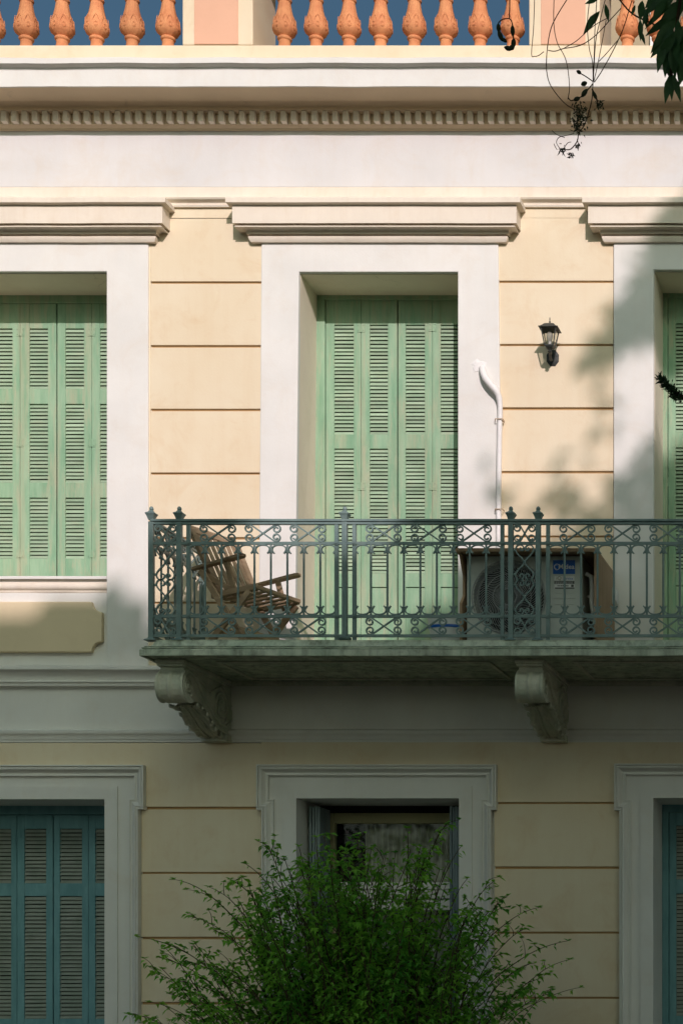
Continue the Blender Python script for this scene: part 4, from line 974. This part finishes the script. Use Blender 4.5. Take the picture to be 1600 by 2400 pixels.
# --- shrub in front of the ground floor window
rnd = random.Random(5)
SB = Vector((gx(850, -1.7), -1.7, .16))
bush = thing('shrub', 'large leafy green shrub with arching shoots in front of the ground floor window', 'shrub', tuple(SB))
stems, leaves = MB(), MB()
tips = [(318, 2196), (408, 2062), (372, 2245), (300, 2378), (395, 2330), (490, 2080), (540, 2062), (575, 2025), (620, 1978), (665, 2010), (700, 1985), (740, 1962), (757, 1958), (800, 1990), (835, 1965), (870, 1990), (905, 2000), (955, 1942), (985, 1985), (1010, 2010), (1045, 1932), (1080, 1985), (1095, 2060), (1155, 2068), (1190, 2100), (1262, 2128), (1225, 2180), (1330, 2206), (1335, 2250), (1362, 2315), (1290, 2330), (1240, 2260), (450, 2150), (500, 2180), (440, 2260), (420, 2300), (1120, 2130), (350, 2350), (640, 2060), (1150, 2180)]
def shoot(a, ctrl, b, leafy0, size, nodes=.026, side=True, wob=.0):
    n = max(6, int((b-a).length/.06)); pts = []
    for i in range(n+1):
        t = i/n; p = a*(1-t)**2+ctrl*2*t*(1-t)+b*t*t
        p += Vector((noise.noise(p*3+Vector((1, 0, 0))), noise.noise(p*3+Vector((0, 7, 0))), noise.noise(p*3+Vector((0, 0, 5)))))*.035*math.sin(math.pi*t)
        pts.append(p)
    L = (b-a).length; r0 = .0022+.0022*L
    stems.tube(pts, [r0*(1-.8*i/n)+.0008 for i in range(n+1)], 4)
    for i in range(n):
        t = i/n
        if t < leafy0: continue
        d = (pts[i+1]-pts[i]); k = max(1, int(d.length/nodes))
        for j in range(k):
            p = pts[i]+d*(j/k); az = rnd.uniform(0, 6.283); out = Vector((math.cos(az), math.sin(az), rnd.uniform(-.5, .35)))
            sz = size*rnd.uniform(.45, 1.15)*(1-.35*(t > .85)); pet = out.normalized()*sz*.45
            leaf3(leaves, p+pet, out+Vector((0, 0, -.45)), Vector((rnd.uniform(-.4, .4), rnd.uniform(-.4, .4), 1)), sz)
            if side and rnd.random() < .30:
                L2 = rnd.uniform(.08, .30)*(1.1-t*.6); dr = (d.normalized()*.7+out*.9+Vector((0, 0, .25))).normalized()
                e = p+dr*L2; shoot(p, p+dr*L2*.5+Vector((0, 0, .02)), e, .15, size*.9, nodes, False)
    # leafy tuft at the tip
    for j in range(7):
        az = rnd.uniform(0, 6.283); out = Vector((math.cos(az), math.sin(az), rnd.uniform(.0, 1)))
        leaf3(leaves, pts[-1], out, Vector((0, 0, 1)), size*rnd.uniform(.35, .6))
for tx, ty in tips:
    y = rnd.uniform(-2.1, -1.35); T = at(tx, ty, y); a = SB+Vector((rnd.uniform(-.35, .35), rnd.uniform(-.2, .2), 0)); a.x += (T.x-SB.x)*.18
    c = Vector(((a.x+T.x)/2-(T.x-SB.x)*.10, (a.y+y)/2, a.z+(T.z-a.z)*(.72+.22*min(1, abs(T.x-SB.x)/1.3)))); shoot(a, c, T, .34, .070)
top = [(330, 2290), (430, 2170), (520, 2110), (620, 2060), (700, 2015), (760, 1990), (860, 2010), (960, 1985), (1045, 1990), (1100, 2090), (1180, 2140), (1260, 2230), (1320, 2320)]
def envtop(px):
    for (a, b), (c, d) in zip(top, top[1:]):
        if a <= px <= c: return b+(d-b)*(px-a)/(c-a)
    return 2400
for i in range(185):
    tx = min(1310, max(335, rnd.gauss(840, 210))); e = envtop(tx); ty = rnd.uniform(e+5, 2520) if i > 40 else e+rnd.uniform(0, 60)
    y = rnd.uniform(-2.35, -1.15); T = at(tx, ty, y); a = SB+Vector((rnd.uniform(-.4, .4), rnd.uniform(-.25, .25), 0)); a.x += (T.x-SB.x)*.2
    c = Vector(((a.x+T.x)/2-(T.x-SB.x)*.1, (a.y+y)/2, a.z+(T.z-a.z)*.7)); shoot(a, c, T, .32, .076)
for i in range(44):
    side = -1 if i % 2 else 1
    tx = 840+side*rnd.uniform(140, 400); ty = rnd.uniform(envtop(tx)+15, 2480); y = rnd.uniform(-2.2, -1.3); T = at(tx, ty, y)
    a = SB+Vector((rnd.uniform(-.3, .3)+side*.3, rnd.uniform(-.2, .2), .2)); c = Vector(((a.x+T.x)/2, (a.y+y)/2, a.z+(T.z-a.z)*.9)); shoot(a, c, T, .25, .074)
stems.build('stems', M['stem'], bush, smooth=60, recalc=False); leaves.build('foliage', M['leaf'], bush, kind='stuff', recalc=False)

# --- street trees (their crowns are above and beside the view; one branch hangs into it)
def crown_blob(mb, c, rad, n, size, rn):
    for _ in range(n):
        while True:
            v = Vector((rn.uniform(-1, 1), rn.uniform(-1, 1), rn.uniform(-1, 1)))
            if v.length < 1: break
        p = c+Vector((v.x*rad[0], v.y*rad[1], v.z*rad[2]))
        if noise.noise(p*1.3) < -.22: continue
        d = Vector((rn.uniform(-1, 1), rn.uniform(-1, 1), rn.uniform(-1, .4)))
        leaf3(mb, p, d, Vector((rn.uniform(-1, 1), rn.uniform(-1, 1), 1)), size*rn.uniform(.7, 1.3), .7)
rn = random.Random(8)
def street_tree(label, x, y, h0, blobs, leafn, size=.16, name='tree'):
    t = thing(name, label, 'tree', (x, y, .1), 'trees along the street')
    m = MB(); m.tube(crom([(x, y, .1), (x+.05, y, 1.5), (x-.05, y+.05, 3.2), (x, y, h0)], 4), [.20-.008*i for i in range(13)], 10); tr = m.build('trunk', M['bark'], t, smooth=60)
    m = MB()
    for c, r_ in blobs: m.tube(crom([(x, y, h0-.4), ((x+c[0])/2, (y+c[1])/2, (h0+c[2])/2+.1), c], 4), [.09-.009*i for i in range(9)], 6)
    m.build('limbs', M['bark'], t, smooth=60)
    cr = MB()
    for c, r_ in blobs: crown_blob(cr, Vector(c), r_, leafn, size, rn)
    return t, cr
t1, c1 = street_tree('leafy street tree left of the camera beyond the picture', -3.6, -8.6, 5.6, [((-4.5, -8.8, 7.0), (2.6, 2.0, 1.4)), ((-1.6, -8.6, 7.0), (2.6, 2.0, 1.4))], 2600)  # added out of view to dim sky light on the lower facade
c1.build('crown', M['treeleaf'], t1, kind='stuff', recalc=False)
t2, c2 = street_tree('leafy street tree on the right whose branch hangs into the top corner', 5.9, -8.4, 5.7, [((2.6, -9.0, 7.05), (3.0, 2.2, 1.4)), ((6.2, -8.6, 7.1), (2.6, 2.6, 1.7))], 5200, size=.19)
c2.build('crown', M['treeleaf'], t2, kind='stuff', recalc=False)
t4 = thing('tree', 'broad dark street tree close to the facade beyond the right edge', 'tree', (9.3, -6.2, .15), 'trees along the street')  # added out of view so the lower right facade gets less sky
MB().tube(crom([(9.3, -6.2, .1), (9.35, -6.2, 3), (9.2, -6.2, 7)], 4), [.22-.015*i for i in range(9)], 10).build('trunk', M['bark'], t4, smooth=60)
c4 = MB(); crown_blob(c4, Vector((9.2, -6.4, 5.4)), (3.2, 3.4, 3.6), 8000, .20, rn); c4.build('crown', M['treeleaf'], t4, kind='stuff', recalc=False)
for k_, (hx, hr) in enumerate(((-14.5, 3.0), (-10.2, 2.6), (-6.4, 2.8), (-2.4, 2.6), (1.0, 2.3))):  # row added so the window glass mirrors foliage instead of bright sky
    ht = thing('tree', ['large rounded garden tree across the street, farthest to the left', 'rounded garden tree across the street, second from the left end of its row', 'middle tree of the row of five across the street', 'garden tree across the street, second from the ochre block', 'smallest garden tree across the street, beside the ochre block'][k_], 'tree', (hx, -21, .1), 'garden trees across the street')
    MB().tube(crom([(hx, -21, .0), (hx+.1, -21, 1.6), (hx, -21, 4.4)], 4), [.18-.012*i for i in range(9)], 8).build('trunk', M['bark'], ht, smooth=60)
    hc = MB(); crown_blob(hc, Vector((hx, -21, 3.3)), (hr, hr, 2.6), 2600, .24, rn); hc.build('crown', M['treeleaf'], ht, kind='stuff', recalc=False)
# tall tree further right: its crown throws the soft leaf shadows on the facade
t3 = thing('tree', 'tall plane tree standing right of the view that shades the right of the facade', 'tree', (10.2, -15.8, .1), 'trees along the street')
m = MB(); m.tube(crom([(10.2, -15.8, .1), (10.3, -15.7, 4), (10.0, -15.8, 8), (9.6, -15.8, 12), (9.2, -15.8, 15)], 4), [.30-.013*i for i in range(17)], 10); m.build('trunk', M['bark'], t3, smooth=60)
cr = MB(); lim = MB()
SV = Vector((SX, -1, SZ))
def shade_poly(poly, dens, size, t0=13.6, t1=16.4):
    xs_ = [p[0] for p in poly]; ys_ = [p[1] for p in poly]; A = 0
    for (a, b), (c, d) in zip(poly, poly[1:]+poly[:1]): A += a*d-c*b
    n = int(abs(A)/2/285**2*dens); k = 0
    while k < n:
        px_, py_ = rn.uniform(min(xs_), max(xs_)), rn.uniform(min(ys_), max(ys_)); ins = False
        for (a, b), (c, d) in zip(poly, poly[1:]+poly[:1]):
            if (b > py_) != (d > py_) and px_ < (c-a)*(py_-b)/(d-b)+a: ins = not ins
        if not ins: continue
        k += 1; p = Vector((gx(px_), 0, gz(py_)))+SV*rn.uniform(t0, t1)
        d = Vector((rn.uniform(-1, 1), rn.uniform(-1, 1), rn.uniform(-1, .4)))
        leaf3(cr, p, d, Vector((rn.uniform(-1, 1), rn.uniform(-1, 1), 1)), size*rn.uniform(.7, 1.3), .8)
shade_poly([(1680, 330), (1625, 440), (1525, 585), (1437, 720), (1405, 785), (1375, 845), (1380, 885), (1437, 820), (1530, 790), (1600, 752), (1900, 756), (1900, 300)], 640, .20)
shade_poly([(1400, 1195), (1450, 1130), (1530, 1030), (1600, 945), (1900, 930), (1900, 1600), (1100, 1600), (1100, 1330), (1180, 1300), (1330, 1290)], 560, .19)
shade_poly([(1395, 900), (1440, 900), (1440, 1150), (1380, 1150)], 150, .13)
for bx_, by_, r_, n_ in ((1308, 1092, 20, 9), (1325, 1170, 42, 34), (1172, 1155, 22, 10), (1130, 1105, 14, 4), (1385, 862, 30, 16), (1360, 1230, 60, 50), (1240, 1195, 22, 8)):
    for _ in range(n_):
        a = rn.uniform(0, 6.283); q_ = r_*math.sqrt(rn.random()); p = Vector((gx(bx_+q_*math.cos(a)), 0, gz(by_+q_*math.sin(a))))+SV*rn.uniform(14.5, 16.5)
        leaf3(cr, p, Vector((rn.uniform(-1, 1), rn.uniform(-1, 1), rn.uniform(-1, .4))), Vector((rn.uniform(-1, 1), rn.uniform(-1, 1), 1)), .15*rn.uniform(.7, 1.2), .8)
crown_blob(cr, Vector((10.6, -16, 14.4)), (1.6, 1.6, 3.0), 2600, .18, rn)
for e in ((7.7, -15.8, 15.4), (7.9, -15.8, 12.4), (8.6, -15.8, 16.2), (10.6, -15.9, 14.8)):
    lim.tube(crom([(10.0, -15.8, 9.3), ((9.7+e[0])/2, -15.8, e[2]-.9), e], 4), [.10-.009*i for i in range(9)], 6)
lim.build('limbs', M['bark'], t3, smooth=60); cr.build('crown', M['treeleaf'], t3, kind='stuff', recalc=False)

# branch of the right-hand street tree that hangs into the view (leaves one by one)
YT = -8.5
def tp(px, py, y=YT): return at(px, py, y)
m = MB()
def twig(pts, r=.0017, yj=0.):
    m.tube(crom([tp(a, b, YT+yj) for a, b in pts], 4), r, 5)
twig([(1640, -120), (1600, -30), (1585, 60), (1575, 140), (1572, 175)], .006)
twig([(1445, -10), (1480, 30), (1530, 55), (1562, 70)], .003)
twig([(1660, -60), (1560, -30), (1500, -40), (1445, -60)], .004)
twig([(1193, -60), (1194, 0), (1193, 42)], .0022); twig([(1193, 42), (1178, 44), (1168, 52), (1167, 62)], .0022); twig([(1193, 42), (1200, 55), (1203, 100)], .0022)
twig([(1253, -40), (1250, 60), (1245, 125), (1252, 131), (1262, 129), (1274, 120)], .0014)
twig([(1340, -20), (1305, 35), (1288, 75), (1280, 140), (1284, 185), (1300, 215), (1325, 243), (1345, 255)], .0017)
twig([(1299, -30), (1297, 50), (1305, 98), (1322, 130), (1330, 160), (1334, 205), (1330, 232)], .0015)
twig([(1385, -30), (1376, 50), (1380, 110), (1388, 145), (1389, 190)], .0015)
twig([(1400, -30), (1394, 60), (1392, 120), (1389, 190)], .0015, .05); twig([(1422, -20), (1405, 50), (1395, 100), (1390, 190)], .0015, -.05)
twig([(1420, 45), (1408, 110), (1398, 160), (1391, 190)], .0014)
twig([(1480, 0), (1462, 60), (1440, 110), (1410, 165), (1392, 192)], .0017); twig([(1450, 90), (1420, 125), (1403, 143)], .0014)
twig([(1425, 40), (1390, 60), (1350, 95), (1322, 111)], .0014); twig([(1455, 18), (1430, 45), (1395, 82), (1360, 105), (1320, 113), (1300, 119), (1284, 117)], .0016)
twig([(1389, 190), (1388, 210), (1385, 240), (1370, 290), (1356, 310), (1352, 330), (1338, 348), (1325, 350)], .0019)
twig([(1389, 190), (1372, 178), (1358, 170)], .002); twig([(1389, 195), (1375, 212), (1368, 222), (1352, 230), (1338, 235), (1331, 228)], .0022)
twig([(1387, 208), (1395, 225), (1400, 238)], .003); twig([(1352, 325), (1355, 340), (1354, 352)], .0015); twig([(1293, 305), (1305, 315), (1320, 318), (1345, 312)], .0012)
twig([(1312, 348), (1304, 335), (1306, 325), (1314, 319), (1323, 322)], .0013); twig([(1305, 350), (1300, 342), (1298, 336)], .0013); twig([(1322, 345), (1330, 334), (1338, 332)], .0013)
m.build('hanging_twigs', M['twig'], t2, smooth=60)
def pod(px, py, L, a, wd=.016):
    c = tp(px, py); d = Vector((math.cos(R(a)), 0, math.sin(R(a)))); prof_ = [(0, .1), (.15, .6), (.4, 1), (.7, .9), (.9, .5), (1, .1)]
    MB().tube([c+d*(t-.5)*L for t, _ in prof_], [wd/2*k for _, k in prof_], 7).build('seed_pod', M['pod'], t2, smooth=60)
for a in ((1168, 65, .035, 95, .016), (1172, 82, .045, -70, .018), (1181, 93, .025, -35, .014), (1201, 72, .045, 92, .016), (1203, 100, .035, 85, .018), (1190, 112, .03, -15, .018), (1199, 110, .025, 50, .018), (1356, 168, .020, -30, .014), (1368, 195, .024, 25, .017), (1369, 217, .036, 55, .017), (1351, 231, .026, 25, .016), (1393, 222, .035, -65, .014)): pod(*a)
cl = MB()
for cx_2, cy_2, n_, sp_2 in ((1356, 275, 130, 24), (1317, 350, 34, 9), (1403, 243, 34, 9), (1360, 255, 40, 18), (1352, 300, 30, 10), (1338, 362, 14, 6), (1355, 340, 10, 8)):
    for _ in range(n_):
        p = tp(cx_2+rn.gauss(0, sp_2*.4), cy_2+rn.gauss(0, sp_2*.55), YT+rn.uniform(-.04, .04)); leaf3(cl, p, Vector((rn.uniform(-1, 1), rn.uniform(-.6, .6), rn.uniform(-1.6, .3))), Vector((rn.uniform(-1, 1), 1, rn.uniform(-1, 1))), rn.uniform(.008, .02), .45)
cl.build('dry_leaf_tuft', M['pod'], t2, kind='stuff', recalc=False)
big = [(1358, 60, 235, 60), (1418, 8, -80, 36), (1400, -2, 200, 30), (1505, 0, 265, 50), (1512, 20, 275, 45), (1500, 45, 270, 42), (1518, 15, 250, 40), (1488, 10, 250, 25), (1558, -10, 215, 60), (1560, 20, 220, 62), (1575, 40, 205, 70), (1560, 70, 235, 60), (1572, 60, 262, 78), (1556, 100, 255, 60), (1585, 90, 250, 70), (1570, 110, 280, 60), (1590, 120, 285, 60), (1562, 130, 265, 45), (1600, 60, 240, 80), (1595, 20, 230, 70), (1600, 100, 265, 90), (1590, 140, 300, 60), (1572, 172, 255, 60), (1572, 172, 270, 52), (1575, 172, 288, 58), (1610, 0, 215, 80), (1545, -20, 230, 50), (1530, -10, 250, 40), (1580, -30, 240, 60), (1600, 150, 280, 55), (1500, 70, 290, 30), (1610, 130, 250, 60), (1588, 45, 275, 70), (1565, 90, 225, 55), (1600, -20, 260, 70), (1583, 75, 230, 66)]+[(rn.uniform(1560, 1625), rn.uniform(-40, 125), rn.uniform(215, 290), rn.uniform(58, 84)) for _ in range(12)]
for px_, py_, a, L in big:
    mb = MB(); y_ = YT+rn.uniform(-.12, .12); p = tp(px_, py_, y_); d = Vector((math.cos(R(a)), rn.uniform(-.25, .25), math.sin(R(a))))
    if px_ == 1358: p = tp(1405, 25, y_); d = Vector((-.62, 0, -.78))
    leafl(mb, p, d, Vector((rn.uniform(-.6, .6), -1, rn.uniform(-.3, .3))), L/(F/(D+YT))*1.05, rn.uniform(.26, .36)); mb.build('leaf', M['bigleaf'], t2, smooth=60, recalc=False)

# conifer twig at the right edge
ct = thing('conifer', 'dark conifer whose twig reaches in at the right edge before the shutter', 'tree', (5.2, -8.9, .1))
m = MB(); m.tube([(5.2, -8.9, .1), (5.22, -8.9, 2.5), (5.2, -8.9, 4.8)], [.09, .06, .01], 8); m.build('trunk', M['bark'], ct, smooth=60)
bp_ = crom([(5.2, -8.9, 3.55), (4.6, -8.7, 3.70), tp(1620, 932), tp(1585, 922), tp(1566, 905), tp(1548, 888)], 4)
MB().tube(bp_, [.02]*5+[.008]*8+[.004]*8, 6).build('branch', M['bark'], ct, smooth=60)
nb_ = MB()
for i in range(900):
    j = rn.uniform(8, len(bp_)-1.01); p = bp_[int(j)].lerp(bp_[int(j)+1], j % 1); az = rn.uniform(0, 6.283); rr_ = .005+.020*rn.random()
    d = (bp_[int(j)+1]-bp_[int(j)]).normalized()+Vector((math.cos(az), math.sin(az), math.sin(az*2)))*.9
    leafl(nb_, p+Vector((rn.gauss(0, .006), rn.gauss(0, .006), rn.gauss(0, .006))), d, Vector((rn.random(), -1, rn.random())), rr_, .25)
for i in range(700):
    z_ = rn.uniform(4.9, 5.6) if False else rn.uniform(3.0, 4.8); az = rn.uniform(0, 6.283); q_ = (5.0-z_)*.18+.05
    leafl(nb_, Vector((5.2+q_*math.cos(az), -8.9+q_*math.sin(az), z_)), Vector((math.cos(az), math.sin(az), -.2)), Vector((0, 0, 1)), .12, .2)
nb_.build('needles', M['needle'], ct, kind='stuff', recalc=False)

# ================================================================== ACROSS THE STREET (behind the camera)
YO = -20.5
def rooftop(px0, px1, py, depth, zlow, mb):  # unseen roof pieces, shaped to cast chosen shadow edges on the facade
    t = -YO; X0 = gx(px0)+SX*t; X1 = gx(px1)+SX*t; Z = gz(py)+SZ*t; mb.box(X0, X1, YO-depth, YO, zlow, Z)
OB = thing('building', 'ochre rendered block across the street whose roofline shades the ground floor', 'building', (3, YO-4, 0))
zl = gz(1620)+SZ*20.5-.02
m = MB(); m.box(gx(-260)+SX*20.5, gx(2500)+SX*20.5, YO-5, YO, 0, zl); m.build('wall', M['opp'], OB)
m = MB(); rooftop(-260, 112, 1452, 5, zl, m); rooftop(112, 294, 1408, 5, zl, m); rooftop(294, 354, 1408, .5, gz(1492)+SZ*20.5, m); rooftop(294, 354, 1572, 3, zl, m); m.build('roof_parapet', M['opp'], OB)
m = MB(); rooftop(254, 293, 1368, .6, zl, m); m.build('chimney', M['opp'], OB)
m = MB(); rooftop(430, 590, 1384, 4, zl, m); m.build('stair_head', M['opp'], OB)
m = MB(); rooftop(590, 1000, 1500, 4, zl, m); m.build('roof_parapet', M['opp'], OB); m = MB(); rooftop(1000, 2500, 1330, 4, zl, m); m.build('roof_parapet', M['opp'], OB)
wsrc = None
for fx in range(3):
    for fz in range(3):
        x = 4.6+fx*3.2; z = 1.0+fz*3.6
        if wsrc is None:
            wsrc = MB().box(x, x+1.2, YO, YO+.06, z, z+2.1).build('window', M['grey'], OB, origin=(x, YO, z))
        else: inst(wsrc, 'window', (x, YO, z), OB)
# roof hut behind the right-hand balusters
rh = thing('roof_hut', 'beige roof hut wall behind the right end of the balustrade', 'hut', (gx(1480, 1.5), 1.5, 9.2))
hx0, hx1 = gx(1422, 1.5), gx(1568, 1.5)
MB().box(hx0, hx1, 1.5, 3.6, 9.2, 11.6).build('hut_wall', M['opp'], rh, bevel=.01)
MB().box(gx(1523, 1.45), gx(1533, 1.45), 1.44, 1.5, 9.2, 11.5).build('downpipe', M['pipe'], rh, bevel=.005)
